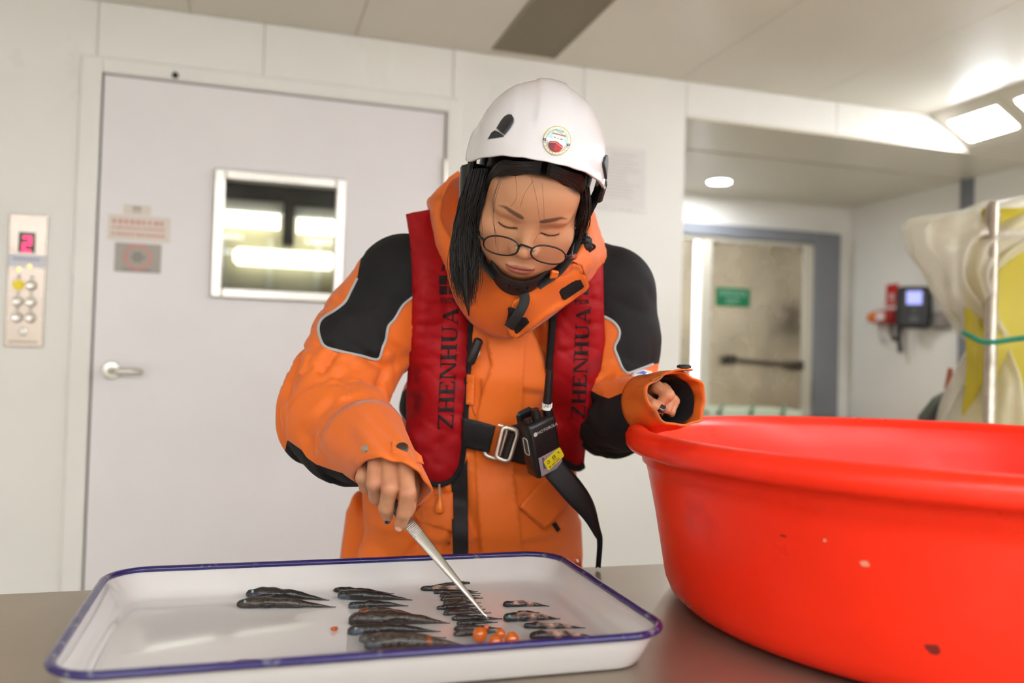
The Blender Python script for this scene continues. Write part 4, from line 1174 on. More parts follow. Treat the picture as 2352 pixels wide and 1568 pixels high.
# ---- trunk and arms of the body inside the clothes (coarse), same mesh
SHR, ELR, WRR = at(925, 660, 1.48), at(758, 955, 1.385), at(838, 1003, 1.30)
SHL, ELL_, WRL = at(1398, 665, 1.51), at(1408, 935, 1.51), at(1470, 915, 1.385)
PEL, WST, CHS, NEK = at(1066, 1360, 1.62), at(1075, 1180, 1.585), at(1150, 850, 1.545), at(1178, 610, 1.50)
HIPZ = .80
hipR = np.array([PEL[0]-.085, PEL[1]+.05, HIPZ]); hipL = np.array([PEL[0]+.095, PEL[1]+.02, HIPZ])
footR = np.array([hipR[0]-.04, hipR[1]+.02, .09]); footL = np.array([hipL[0]+.04, hipL[1]+.0, .09])
def sd_trunk(P):
    d = chain(P, [PEL, WST, CHS, at(1170, 720, 1.53)], [.10, .085, .09, .08], .05)
    d = smin(d, s_cone(P, at(1178, 700, 1.52), at(1178, 630, 1.46), .07, .054), .04)
    d = smin(d, chain(P, [at(1000, 660, 1.49), SHR, ELR, WRR], [.05, .05, .038, .026], .02), .04)
    d = smin(d, chain(P, [at(1320, 670, 1.51), SHL, ELL_, WRL], [.05, .05, .038, .025], .02), .04)
    for a_, b_ in ((hipR, footR), (hipL, footL)):
        kn = (a_+b_)/2; d = smin(d, chain(P, [a_, kn, b_], [.085, .058, .04], .03), .05)
    return d
Vt, Ft = sdf_mesh(sd_trunk, (-.35, 1.1, -.0), (.95, 2.0, 1.62), .011, bs=8)
for V_, F_, c_ in ((V1, F1, c1), (V2_, F2_, c2), (Vt, Ft, np.tile(SKIN, (len(Vt), 1)))):
    BODY_V.append(V_); BODY_F.append([tuple(f) for f in F_]); BODY_C.append(c_)
off = 0; FF = []
for V_, F_ in zip(BODY_V, BODY_F): FF += [tuple(i+off for i in f) for f in F_]; off += len(V_)
person = thing('person', (PEL[0], PEL[1]+.03, 0), 'person in orange work jacket bending over the tray with tweezers', 'person')
mob('body', np.vstack(BODY_V), FF, M_skin, person, True, recalc=False, colors=np.vstack(BODY_C))
M_ndark = mat('nail_dark', srgb(52, 12, 12), .12, coat=1.)
M_npink = mat('nail_pink', srgb(226, 170, 152), .25, coat=.4)
def tipnail(f, nrm, w, l, m, back=.1):
    pts, rad = f; t, r = pts[-1], rad[-1]; ax = (t-pts[-2])/np.linalg.norm(t-pts[-2]); nrm = nrm/np.linalg.norm(nrm)
    nr = nrm-ax*(nrm@ax)*.6; nr /= np.linalg.norm(nr)
    Vn, Fn = nail(t-ax*r*back+nr*r*1.03, ax, nr, w, l, None, 'n'); mob('fingernail', Vn, Fn, m, person)
tipnail(fing1[3], -vdir+CU*.15, .0115, .0125, M_npink, -.25)
tipnail(fing1[2], -vdir*.55-CU*.85, .0095, .0085, M_ndark, -.2)
tipnail(fing2[4], -vdir+CU*.45, .0130, .0140, M_ndark, -.1)
# ================================================================== jacket
M_or = mat('jacket_orange', srgb(222, 104, 20), .62, var=.07, vscale=7, bump=.06, bscale=420, stain=srgb(176, 84, 26), sscale=9, sth=.64, sheen=.15)
M_blk = mat('jacket_black', srgb(25, 24, 25), .75, var=.12, vscale=9, bump=.06, bscale=420, spec=.3)
M_pip = mat('piping_grey', srgb(170, 168, 166), .5)
M_web = mat('webbing_black', srgb(22, 21, 22), .6, weave=.25, bscale=260)
M_velc = mat('velcro_black', srgb(16, 15, 15), .9, bump=.4, bscale=900)
TA = [at(1064, 1420, 1.63), at(1068, 1300, 1.605), at(1074, 1180, 1.585), at(1085, 1030, 1.57), at(1140, 850, 1.545), at(1168, 700, 1.53), at(1178, 610, 1.515)]
TW = [.235, .232, .222, .200, .200, .190, .120]
TD = [.160, .158, .150, .128, .135, .112, .085]
TA = np.array(TA)
tl = np.r_[0, np.cumsum(np.linalg.norm(np.diff(TA, axis=0), axis=1))]
def crease(n, w): return np.exp(-(n/w)**2)
def sd_torso(P):
    # nearest parameter on the spine polyline
    best = np.full(len(P), 1e9); tt = np.zeros(len(P)); Cn = np.zeros_like(P)
    for i in range(len(TA)-1):
        ab = TA[i+1]-TA[i]; t = np.clip(((P-TA[i])@ab)/(ab@ab), 0, 1); C_ = TA[i]+t[:, None]*ab; d = np.linalg.norm(P-C_, axis=1)
        m = d < best; best[m] = d[m]; tt[m] = (tl[i]+t*(tl[i+1]-tl[i]))[m]; Cn[m] = C_[m]
    ra = np.interp(tt, tl, TW); rb = np.interp(tt, tl, TD)
    q = P-Cn; a = q@CR; b = q@CF; c = q@CU
    k = np.sqrt((a/ra)**2+(b/rb)**2+(c/.06)**2)
    return (k-1)*np.minimum(ra, rb)*.8
ARM_R = [(at(1010, 660, 1.50), .085), (at(930, 652, 1.475), .080), (at(850, 755, 1.445), .080), (at(768, 900, 1.40), .078), (at(757, 962, 1.38), .077), (at(812, 1000, 1.322), .070), (at(846, 1024, 1.272), .060)]
ARM_L = [(at(1330, 665, 1.52), .085), (at(1398, 672, 1.51), .076), (at(1420, 780, 1.51), .070), (at(1412, 905, 1.51), .070), (at(1404, 950, 1.50), .068), (at(1440, 945, 1.44), .060), (at(1464, 935, 1.392), .0465)]
def arm_sd(P, A, seed):
    d = None; best = np.full(len(P), 1e9); T = np.zeros(len(P)); l0 = 0; ang = np.zeros(len(P))
    for i in range(len(A)-1):
        (p0, r0), (p1, r1) = A[i], A[i+1]; ab = p1-p0; L = np.linalg.norm(ab)
        t = np.clip(((P-p0)@ab)/(L*L), 0, 1); q = P-p0-t[:, None]*ab; dd = np.linalg.norm(q, axis=1)-(r0+(r1-r0)*t)
        m = dd < best; best[m] = dd[m]; T[m] = (l0+t*L)[m]; u_, v_ = frame_of(ab); ang[m] = np.arctan2(q@v_, q@u_)[m]
        d = dd if d is None else smin(d, dd, .03); l0 += L
    # transverse folds along the sleeve, strongest near the elbow
    nr = d < .035; out = d.copy(); T, ang, dn = T[nr], ang[nr], d[nr]
    if not nr.any(): return d
    n = vnoise(np.c_[T*17+seed+.9*np.sin(ang*1.0+seed), np.cos(ang)*1.1+seed, np.sin(ang)*1.1])
    n2 = vnoise(np.c_[T*30+seed*2+1.2*np.cos(ang*2), np.cos(ang)*1.6, np.sin(ang)*1.6+seed])
    wgt = np.clip((T-.12)/.12, .15, 1)*np.clip((l0-T)/.07, 0, 1)
    out[nr] = dn+wgt*(.0125*crease(n, .13)-.006*n+.006*crease(n2, .12))
    return out
def sd_jacket(P):
    d = sd_torso(P)
    d = smin(d, s_cone(P, at(960, 660, 1.49), at(1090, 600, 1.50), .075, .075), .05)
    d = smin(d, s_cone(P, at(1380, 672, 1.515), at(1270, 610, 1.51), .070, .070), .05)
    nr = d < .035
    if nr.any():
        Q = P[nr]; pz = Q[:, 2]
        f = vnoise(np.c_[Q@CR*9+3*pz, pz*5, Q[:, 1]*6]); f2 = vnoise(np.c_[Q@CR*16-5*pz+7, pz*9, Q[:, 1]*10])
        d[nr] += .015*crease(f, .12)+.010*crease(f2, .12)-.007*f
    d = smin(d, arm_sd(P, ARM_R, 1.3), .022)
    d = smin(d, arm_sd(P, ARM_L, 6.1), .022)
    # neck opening
    d = smax(d, -s_cone(P, at(1188, 640, 1.45), at(1215, 470, 1.36), .068, .09), .01)
    return d
Vj, Fj = sdf_mesh(sd_jacket, (-.30, 1.05, .70), (.95, 2.0, 1.60), .0048, bs=8, slack=1.9)
Vj = laplace(Vj, Fj, 2, .5)
Fj = np.asarray(Fj)
keep = (Vj[Fj][:, :, 2].min(1) > .705); Fj = Fj[keep]
Tj = np.concatenate([Fj[:, [0, 1, 2]], Fj[:, [0, 2, 3]]])
BVJ = BVHTree.FromPolygons([tuple(v) for v in Vj], [tuple(map(int, t)) for t in Tj])
px = projpx(Vj)
YOKE_R = [(960, 470), (960, 676), (946, 684), (925, 702), (907, 732), (892, 750), (887, 778), (878, 800), (868, 825), (830, 817), (780, 806), (746, 795), (734, 772), (732, 750), (742, 730), (770, 712), (792, 694), (806, 668), (820, 640), (835, 560), (900, 480)]
YOKE_L = [(1375, 540), (1370, 720), (1388, 727), (1410, 740), (1422, 758), (1421, 776), (1412, 798), (1420, 822), (1430, 846), (1442, 856), (1458, 852), (1500, 836), (1560, 828), (1560, 560), (1450, 490), (1375, 480)]
GUS_R = [(902, 921), (945, 880), (945, 985)]
UND_L = [(1330, 880), (1376, 907), (1398, 915), (1420, 906), (1450, 893), (1478, 880), (1520, 868), (1520, 1100), (1330, 1100)]
UND_R = [(660, 1010), (693, 1033), (704, 1050), (726, 1066), (760, 1078), (795, 1089), (835, 1090), (870, 1090), (880, 1180), (700, 1200), (640, 1100)]
s1 = poly_sd(px[:, :2], YOKE_R); s2 = poly_sd(px[:, :2], YOKE_L)
dep_r = px[:, 2]
s3 = np.where(dep_r < 1.60, poly_sd(px[:, :2], GUS_R), 50.)
arm_dL = np.min([s_cone(Vj, ARM_L[i][0], ARM_L[i+1][0], ARM_L[i][1], ARM_L[i+1][1]) for i in (3, 4, 5)], axis=0)
arm_dR = np.min([s_cone(Vj, ARM_R[i][0], ARM_R[i+1][0], ARM_R[i][1], ARM_R[i+1][1]) for i in (2, 3, 4, 5)], axis=0)
tors = sd_torso(Vj)
s4 = np.maximum(poly_sd(px[:, :2], UND_L), np.where(arm_dL < tors, -50., 20.))
s5 = np.maximum(poly_sd(px[:, :2], UND_R), np.where(arm_dR < tors, -50., 20.))
sall = np.minimum.reduce([s1, s2, s3, s4, s5])
(Vb, Fb), (Vo, Fo) = clip_mesh(Vj, Fj, sall)
jk = mob('jacket', Vo, Fo, M_or, person, True, recalc=False)
lab = np.arange(len(Vb))
for _ in range(400):
    mn = lab[Fb].min(1); new = lab.copy(); np.minimum.at(new, Fb.ravel(), np.repeat(mn, 3)); new = new[new]
    if (new == lab).all(): break
    lab = new
fl_ = lab[Fb[:, 0]]
for k_ in np.unique(fl_):
    T_ = Fb[fl_ == k_]
    if len(T_) < 60: continue
    u_, inv = np.unique(T_, return_inverse=True); mob('dark_panel', Vb[u_], inv.reshape(-1, 3), M_blk, jk, True, recalc=False)
# ---- draping helpers
def cast(q, bvh=None):
    d = ray(q[0], q[1]); n = np.linalg.norm(d)
    h = (bvh or BVJ).ray_cast(Vector(CAM), Vector(d/n), 6.0)
    return None if h[0] is None else h[3]/n
def depth_map(P2, T, bvh=None, smooth=0, fill=True, rmin=False):
    """camera distance of the surface below each 2-D point, holes filled and smoothed over the patch"""
    D = np.array([(-1. if (c := cast(q, bvh)) is None else c) for q in P2]); D[D > 1.8] = -1
    n = len(P2); E = set()
    for f in T:
        for a, b in zip(f, f[1:]+f[:1]): E.add((a, b)); E.add((b, a))
    E = np.array(list(E)); deg = np.bincount(E[:, 0], minlength=n)
    known = D > 0
    if not known.all():
        D[~known] = D[known].mean()
        for _ in range(200):
            A = np.bincount(E[:, 0], weights=D[E[:, 1]], minlength=n)/np.maximum(deg, 1); D = np.where(known, D, A)
    for _ in range(smooth):
        A = np.bincount(E[:, 0], weights=D[E[:, 1]], minlength=n)/np.maximum(deg, 1); D = D*.4+A*.6
        if rmin: D = np.minimum(D, A+.002)
    return D
def drape(poly, step, lift, thick, bvh=None, smooth=6, puff=0., pw=25., rmin=False, extra=None):
    """a sheet cut to the outline and laid on the clothes: returns solid mesh, and front (px,depth) data"""
    P2, T = trimesh2d(poly, step); D = depth_map(P2, T, bvh, smooth, rmin=rmin)
    ed = polydist(P2, poly)
    front = D-lift-puff*(1-np.exp(-(ed/pw)**1.3))
    if extra is not None: front = front+extra(P2)
    Vf = np.array([at(q[0], q[1], d) for q, d in zip(P2, front)]); Vk = np.array([at(q[0], q[1], d) for q, d in zip(P2, front*0+np.maximum(front+.0015, D-lift+thick))])
    n = len(P2); E = {}
    for f in T:
        for a, b in zip(f, f[1:]+f[:1]): E[a, b] = 1
    side = [(a, b) for (a, b) in E if (b, a) not in E]
    F = [tuple(f) for f in T]+[tuple(i+n for i in reversed(f)) for f in T]+[(b, a, a+n, b+n) for a, b in side]
    return np.vstack([Vf, Vk]), F
def drline(pts, n, lift, bvh=None, sm=2):
    """a line laid on the clothes"""
    Q = spline(np.array(pts, float), n); D = np.array([cast(q, bvh) or -1 for q in Q])
    ok = D > 0; ok &= D < 1.8
    if not ok.any(): D[:] = 1.4
    else: D = np.interp(np.arange(n), np.arange(n)[ok], D[ok])
    for _ in range(sm): D[1:-1] = (D[:-2]+D[1:-1]*2+D[2:])/4
    return np.array([at(q[0], q[1], d-lift) for q, d in zip(Q, D)])
def bvh_of(*objs):
    V = []; F = []
    for o in objs:
        M = o.matrix_parent_inverse; Mw = None
        me = o.data; n = len(V); V += [tuple(v.co) for v in me.vertices]; F += [tuple(i+n for i in p_.vertices) for p_ in me.polygons]
    return BVHTree.FromPolygons(V, F)
# piping along the yokes
for nm, pts in (('piping', YOKE_R[1:19]), ('piping', YOKE_L[1:12])):
    P = drline(pts, 90, .0008); tube(nm, P, .0024, M_pip, jk, 8)
# front placket, seams and pockets
FLY = [(1112, 760), (1172, 772), (1212, 745), (1232, 720), (1205, 800), (1200, 900), (1196, 985), (1180, 1075), (1192, 1180), (1205, 1300), (1108, 1300), (1098, 1180), (1090, 1060), (1094, 960), (1108, 900), (1128, 840)]
V, F = drape(FLY, 9, .005, .007, smooth=10); mob('front_placket', V, F, M_or, jk, True)
M_seam = mat('seam_thread', srgb(186, 88, 22), .7)
for pts in ([(1078, 860), (1084, 930), (1092, 955)], [(1106, 870), (1104, 930), (1092, 1000)], [(1176, 1090), (1186, 1190), (1198, 1296)]):
    tube('seam', drline(pts, 30, .0015), .0012, M_seam, jk, 6)
V, F = drape([(1072, 858), (1090, 862), (1088, 932), (1070, 928)], 7, .006, .006, smooth=2); mob('tab', V, F, M_or, jk, True)
PK = [(1192, 1165), (1235, 1112), (1262, 1098), (1318, 1142), (1302, 1160), (1262, 1205), (1250, 1214), (1240, 1208)]
V, F = drape(PK, 7, .012, .012, smooth=8); mob('pocket_flap', V, F, M_or, jk, True)
tube('seam', drline([(1196, 1166), (1243, 1203), (1252, 1208), (1312, 1144)], 30, .0128), .0011, M_seam, jk, 6)
V, F = drape([(1268, 1204), (1277, 1198), (1288, 1216), (1280, 1222)], 4, .008, .006, smooth=2); mob('zip_pull', V, F, M_blk, jk, True)
PKL = [(1000, 1135), (1040, 1130), (1042, 1222), (962, 1198), (950, 1180)]
V, F = drape(PKL, 8, .006, .006, smooth=8); mob('pocket_flap', V, F, M_or, jk, True)

# ---- collar: tall open collar and hood around the neck
col_bot = [(1000, 560, 1.470), (1030, 660, 1.405), (1080, 740, 1.395), (1140, 775, 1.390), (1200, 770, 1.385), (1270, 725, 1.395), (1345, 660, 1.42), (1395, 590, 1.50), (1340, 520, 1.60), (1230, 480, 1.65), (1100, 480, 1.63), (1020, 510, 1.56)]
col_top = [(1012, 500, 1.410), (1062, 575, 1.350), (1112, 618, 1.315), (1150, 655, 1.300), (1205, 668, 1.290), (1262, 632, 1.285), (1318, 598, 1.300), (1352, 512, 1.385), (1330, 440, 1.47), (1230, 400, 1.52), (1120, 395, 1.51), (1035, 408, 1.455)]
col_mid = [(988, 487, 1.44), (1040, 625, 1.372), (1092, 690, 1.350), (1142, 722, 1.335), (1203, 722, 1.325), (1268, 684, 1.33), (1340, 632, 1.35), (1382, 560, 1.42), (1350, 480, 1.54), (1230, 440, 1.59), (1105, 432, 1.585), (998, 455, 1.50)]
def ringspl(L, n=96):
    P = np.array([at(*q) for q in L]); P = np.vstack([P[-2:], P, P[:3]]); S = spline(P, (len(L)+4)*24+1)
    a = S[2*24:(2+len(L))*24]; ix = np.linspace(0, len(a), n, endpoint=False).astype(int); return a[ix]
R0, R1, R2 = ringspl(col_bot), ringspl(col_mid), ringspl(col_top)
rings = []
for t in np.linspace(0, 1, 14):
    c = (1-t)**2*R0+2*t*(1-t)*(2*R1-.5*R0-.5*R2)+t*t*R2
    rings.append(c)
rings = np.array(rings)
for i, r in enumerate(rings):
    nz = vnoise(r*26)*.004+crease(vnoise(r*14+5), .15)*.004; cdir = r-r.mean(0); cdir /= np.linalg.norm(cdir, axis=1, keepdims=True)
    rings[i] = r+cdir*nz[:, None]*math.sin(math.pi*i/13)
V, F = loft([list(r) for r in rings]); V = np.array(V); N = vnormals(V, F)
cc = V.mean(0)
if np.mean(((V-cc)*N).sum(1)) < 0: F = [tuple(reversed(f)) for f in F]
Vs, Fs = solidify(V, F, .005); mob('collar', Vs, Fs, M_or, jk, True)
BVC = BVHTree.FromPolygons([tuple(v) for v in np.vstack([Vj, V])], [tuple(map(int, t)) for t in Tj]+[tuple(i+len(Vj) for i in f) for f in F])
# hood bunched behind the neck on the left
HD = [(988, 462), (1030, 408), (1052, 392), (1082, 420), (1085, 520), (1062, 590), (1040, 588), (1012, 530), (995, 490)]
V, F = drape(HD, 8, .004, .02, BVC, smooth=14, puff=.010, pw=18); mob('hood', V, F, M_or, jk, True)
# folded-open storm flap with velcro
FL = [(1180, 690), (1222, 668), (1262, 640), (1312, 600), (1336, 608), (1344, 632), (1353, 656), (1346, 668), (1300, 700), (1255, 726), (1215, 758), (1188, 776), (1172, 772), (1160, 745)]
V, F = drape(FL, 8, .016, .005, BVC, smooth=24, extra=lambda Q: -.022*np.exp(-(np.hypot(Q[:, 0]-1350, Q[:, 1]-655)/45)**2)); fl = mob('storm_flap', V, F, M_or, jk, True)
tube('flap_hem', np.array([at(q[0], q[1], (cast(q, BVC) or 1.33)-.019-.022*math.exp(-(math.hypot(q[0]-1350, q[1]-655)/45)**2)) for q in resample([(1312, 601), (1336, 609), (1344, 632), (1352, 656), (1345, 667), (1300, 699), (1255, 725), (1215, 757), (1188, 775)], 6, False)]), .0016, M_seam, fl, 6)
BVF = BVHTree.FromPolygons([tuple(v) for v in np.vstack([Vj, V])], [tuple(map(int, t)) for t in Tj]+[tuple(i+len(Vj) for i in f) for f in F])
def velcro(poly):
    V, F = drape(poly, 6, .0016, .002, BVF, smooth=3); mob('velcro', V, F, M_velc, jk, True)
velcro([(1282, 666), (1290, 658), (1326, 637), (1333, 640), (1342, 658), (1336, 664), (1298, 689), (1291, 686)])
velcro([(1142, 703), (1164, 703), (1169, 710), (1168, 752), (1163, 762), (1138, 761), (1134, 754), (1138, 712)])
velcro([(1160, 757), (1192, 726), (1206, 722), (1216, 740), (1196, 760), (1172, 778)])
tube('seam', drline([(1216, 664), (1262, 634), (1310, 597)], 40, .006, BVF), .003, mat('zip_black', srgb(20, 18, 18), .5), jk, 6)
for i in range(34):
    f_ = i/33; q = spline(np.array([(1216, 664), (1262, 634), (1310, 597)], float), 34)[i]; d_ = cast(q, BVF)
    if d_ is None: continue
    c = at(q[0], q[1], d_-.008); V, F = bevbox(-.0016, .0016, -.0010, .0010, -.001, .001, .0003); mob('zip_tooth', V+c, F, M_blk, fl, False)
P = drline([(1172, 690), (1176, 720), (1168, 748)], 24, .010, BVF); tube('zip_tape', P, .006, M_blk, jk, 8, flat=.35)
# cord lock on the right of the collar
cl_ = at(1346, 558, 1.345)
V, F = tubevf([cl_-CU*.012, cl_-CU*.008, cl_+CU*.006, cl_+CU*.010], [.007, .010, .010, .006], 14); mob('cord_lock', V, F, M_black, jk, 40)
tube('cord', spline([at(1318, 562, 1.34), at(1328, 556, 1.336), cl_-CF*.01, at(1366, 566, 1.35), at(1352, 578, 1.345)], 24), .0022, M_blk, jk, 8)
V, F = tubevf([cl_+CU*.010, cl_+CU*.016], [.005, .004], 10); mob('cord_button', V, F, M_black, jk, 40)

# ---- cuffs
def cuff(ring_px, back_c, back_r, name, mats, thick=.0035, seed=0, depth_in=.05, lin=.6):
    ring = ringspl(ring_px, 64); c = ring.mean(0)
    axis = c-back_c; L = np.linalg.norm(axis); axis /= L
    rel = ring-c; back = back_c+rel/np.linalg.norm(rel, axis=1, keepdims=True)*back_r
    # keep back ring perpendicular to the axis
    bb = back-back_c; bb = bb-np.outer(bb@axis, axis); bb = bb/np.linalg.norm(bb, axis=1, keepdims=True)*back_r; back = back_c+bb
    rings = []
    for t in np.linspace(0, 1, 12):
        r = back*(1-t)+ring*t; a = np.linspace(0, 2*math.pi, 64, endpoint=False)
        w_ = .0022*np.sin(a*5+seed+t*3)+.0016*np.sin(a*9+seed*2-t*4)
        cd = r-(back_c*(1-t)+c*t); cd /= np.linalg.norm(cd, axis=1, keepdims=True); rings.append(r+cd*(w_*min(1, t*2))[:, None])
    V, F = loft([list(r) for r in rings]); V = np.array(V); N = vnormals(V, F)
    if np.mean(((V-(back_c+c)/2)*N).sum(1)) < 0: F = [tuple(reversed(f)) for f in F]
    Vs, Fs = solidify(V, F, thick); o = mob(name, Vs, Fs, mats[0], jk, True)
    # dark lining set inside
    rin = []
    for t in np.linspace(lin, .06, 10):
        r = back+(ring-back)*t; cd = (back_c+(c-back_c)*t)-r; r = r+cd/np.linalg.norm(cd, axis=1, keepdims=True)*(thick+.004+.012*(lin-t)); rin.append(r)
    V, F = loft([list(r) for r in rin]); F.append(tuple((len(rin)-1)*64+j for j in range(64)))
    mob('lining', V, F, mats[1], o, True)
    return o, rings
M_lin = mat('lining_black', srgb(14, 13, 14), .85)
M_cuf = mat('cuff_orange', srgb(204, 100, 28), .62, var=.10, vscale=14, bump=.08, bscale=400, stain=srgb(150, 84, 36), sscale=16, sth=.60)
ring1 = [(814, 1080, 1.178), (845, 1055, 1.138), (879, 1049, 1.125), (915, 1056, 1.122), (951, 1071, 1.122), (974, 1090, 1.130), (989, 1119, 1.150), (977, 1147, 1.185), (950, 1166, 1.215), (905, 1160, 1.245), (860, 1140, 1.255), (826, 1112, 1.240)]
cf1, rg1 = cuff(ring1, at(834, 1010, 1.284), .0665, 'cuff', (M_or, M_lin), seed=1, lin=.55)
ring2 = [(1482, 905, 1.262), (1496, 876, 1.265), (1522, 860, 1.275), (1556, 853, 1.290), (1590, 860, 1.305), (1614, 884, 1.318), (1621, 918, 1.322), (1616, 952, 1.318), (1598, 972, 1.305), (1566, 980, 1.290), (1528, 968, 1.272), (1498, 942, 1.263)]
cf2, rg2 = cuff(ring2, at(1484, 929, 1.360), .0485, 'cuff', (M_cuf, M_lin), seed=4, lin=.78)
# cuff tabs, studs
BV1 = BVHTree.FromPolygons([tuple(v) for r in rg1 for v in r], loft([list(r) for r in rg1])[1])
V, F = drape([(900, 1013), (930, 1014), (968, 1046), (974, 1066), (955, 1062), (925, 1048), (900, 1040)], 6, .003, .003, BV1, smooth=3); mob('cuff_tab', V, F, M_or, cf1, True)
def stud(px_, py_, bv, r, m, up_=None, lift=.004, par=None):
    d = cast((px_, py_), bv)
    if d is None: d = 1.15
    c = at(px_, py_, d-lift); V, F = lathevf([(0, -.001), (r, -.001), (r, .001), (r*.8, .0025), (0, .003)], 18)
    z = -ray(px_, py_); z /= np.linalg.norm(z); z = z+np.array([0, 0, .8]); z /= np.linalg.norm(z); u_, v_ = frame_of(z)
    mob('snap_stud', xform(V, np.stack([u_, v_, z], 1), c), F, m, par, 40)
stud(924, 1028, BV1, .0085, mat('stud_brown', srgb(62, 44, 36), .3), par=cf1)
stud(839, 1030, BV1, .0055, M_alu, par=cf1)
tb_ = at(1560, 852, 1.288)
P = spline([at(1496, 872, 1.272), at(1530, 856, 1.276), at(1558, 847, 1.280), at(1592, 847, 1.285)], 20)
Vq = []
for q in P: Vq += [q, q+CF*.024-CU*.002]
Vs, Fs = solidify(np.array(Vq), [(2*i, 2*i+2, 2*i+3, 2*i+1) for i in range(19)], .0025); mob('cuff_tab', Vs, Fs, M_cuf, cf2, True)
c = at(1571, 846, 1.292); V, F = lathevf([(0, -.004), (.005, -.004), (.005, .0), (.011, .001), (.011, .004), (.008, .006), (0, .006)], 18, c); mob('snap_stud', V, F, M_black, cf2, 40)
# arm badge on the far sleeve
V, F = drape([(1450, 862), (1458, 854), (1478, 848), (1497, 853), (1500, 862), (1482, 872), (1466, 878)], 4, .0016, .002, smooth=3); bd_ = mob('sleeve_badge', V, F, mat('badge_white', srgb(224, 220, 214), .6), jk, True)
for poly in ([(1460, 857), (1478, 851), (1494, 856), (1484, 858), (1480, 866), (1474, 858), (1466, 870)],):
    V, F = drape(poly, 3, .0022, .0022, smooth=2); mob('badge_print', V, F, mat('badge_blue', srgb(46, 84, 190), .5), bd_, True)
# ---- trousers and boots, below the table edge
def legloft(hip, foot, name):
    kn = (hip+foot)/2+np.array([0, -.02, 0]); P = spline([hip+np.array([0, 0, .06]), hip, kn, foot], 26); rr_ = np.interp(np.linspace(0, 1, 26), [0, .2, .55, 1], [.125, .125, .098, .085])
    rings = []
    for i in range(26):
        a = np.linspace(0, 2*math.pi, 32, endpoint=False); r = rr_[i]+.004*np.sin(a*3+i*.6)+.003*np.sin(i*1.3)
        rings.append([P[i]+np.array([r_*math.cos(t), r_*math.sin(t), 0]) for r_, t in zip(r, a)])
    V, F = loft(rings, True, True); return V, F
mb = MB()
for h_, f_ in ((hipR, footR), (hipL, footL)): mb.add(*legloft(h_, f_, 'l'))
mb.build('trousers', M_or, person, True)
for f_ in (footR, footL):
    rings = []
    for z, yo, rx, ry in ((0, .06, .05, .14), (.03, .06, .052, .142), (.06, .05, .05, .125), (.09, .02, .05, .085), (.14, 0, .05, .06), (.2, 0, .052, .062)):
        rings.append([(f_[0]+rx*math.cos(t), f_[1]-yo+ry*math.sin(t), z) for t in np.linspace(0, 2*math.pi, 28, endpoint=False)])
    V, F = loft(rings, True, True); mob('boot', V, F, M_black, person, 50)
# ================================================================== life vest
M_vest = mat('vest_red', srgb(154, 9, 18), .6, spec=.25, var=.10, vscale=9, bump=.05, bscale=350, stain=srgb(92, 14, 20), sscale=11, sth=.62)
M_ink = mat('vest_ink', srgb(28, 11, 13), .75, stain=srgb(92, 12, 18), sscale=60, sth=.66)
vest = thing('life_vest', (PEL[0], PEL[1]-.12, 1.0), 'red inflatable life vest with black lettering worn over orange jacket', 'life vest')
VL = [(932, 492), (950, 487), (990, 481), (1004, 520), (1030, 575), (1052, 630), (1074, 690), (1080, 730), (1079, 800), (1073, 900), (1067, 1000), (1064, 1045), (1056, 1080), (1040, 1103), (1010, 1113), (985, 1110), (958, 1095), (940, 1065), (932, 1000), (933, 900), (940, 800), (947, 700), (946, 620), (941, 550)]
VR = [(1340, 600), (1362, 575), (1385, 560), (1386, 650), (1388, 740), (1390, 780), (1380, 850), (1362, 920), (1352, 960), (1346, 1020), (1341, 1070), (1326, 1077), (1290, 1058), (1252, 1040), (1247, 960), (1256, 860), (1262, 780), (1268, 720), (1290, 668)]
def folds(seed):
    def f(P2):
        Q = np.c_[P2[:, 0]*.012+seed, P2[:, 1]*.018, P2[:, 1]*0+seed]; n = vnoise(Q); n2 = vnoise(np.c_[P2[:, 0]*.02-P2[:, 1]*.02, P2[:, 1]*.035+seed, P2[:, 0]*0+seed+4])
        return .0045*crease(n, .14)+.003*crease(n2, .14)
    return f
V, F = drape(VL, 8, .012, .014, smooth=30, puff=.018, pw=16, rmin=True, extra=folds(2.2)); vl = mob('front_lobe', V, F, M_vest, vest, True); VLm = (V, F)
V, F = drape(VR, 8, .012, .014, smooth=30, puff=.018, pw=16, rmin=True, extra=folds(8.4)); vr = mob('front_lobe', V, F, M_vest, vest, True); VRm = (V, F)
BVL = BVHTree.FromPolygons([tuple(v) for v in VLm[0]], [tuple(map(int, f)) for f in VLm[1]])
BVR = BVHTree.FromPolygons([tuple(v) for v in VRm[0]], [tuple(map(int, f)) for f in VRm[1]])
# yoke of the vest behind the neck
P = spline([at(968, 525, 1.47), at(1000, 515, 1.56), at(1070, 495, 1.66), at(1200, 490, 1.70), at(1310, 515, 1.66), at(1358, 560, 1.56), at(1362, 600, 1.49)], 40)
tube('neck_yoke', P, .030, M_vest, vest, 16, flat=.45, up=(0, 0, 1))
# black edge binding
for bv, pts in ((BVL, [(1071, 700), (1079, 740), (1078, 800), (1072, 900), (1066, 1000), (1062, 1048), (1053, 1080), (1036, 1102), (1008, 1111), (984, 1107)]), (BVR, [(1272, 705), (1266, 780), (1260, 860), (1252, 950)]), (BVR, [(1290, 1056), (1324, 1074), (1340, 1068)])):
    P = drline(pts, 70, .001, bv, 6); tube('binding', P, .006 if bv is BVL else .0085, M_blk, vest, 8, flat=.8)
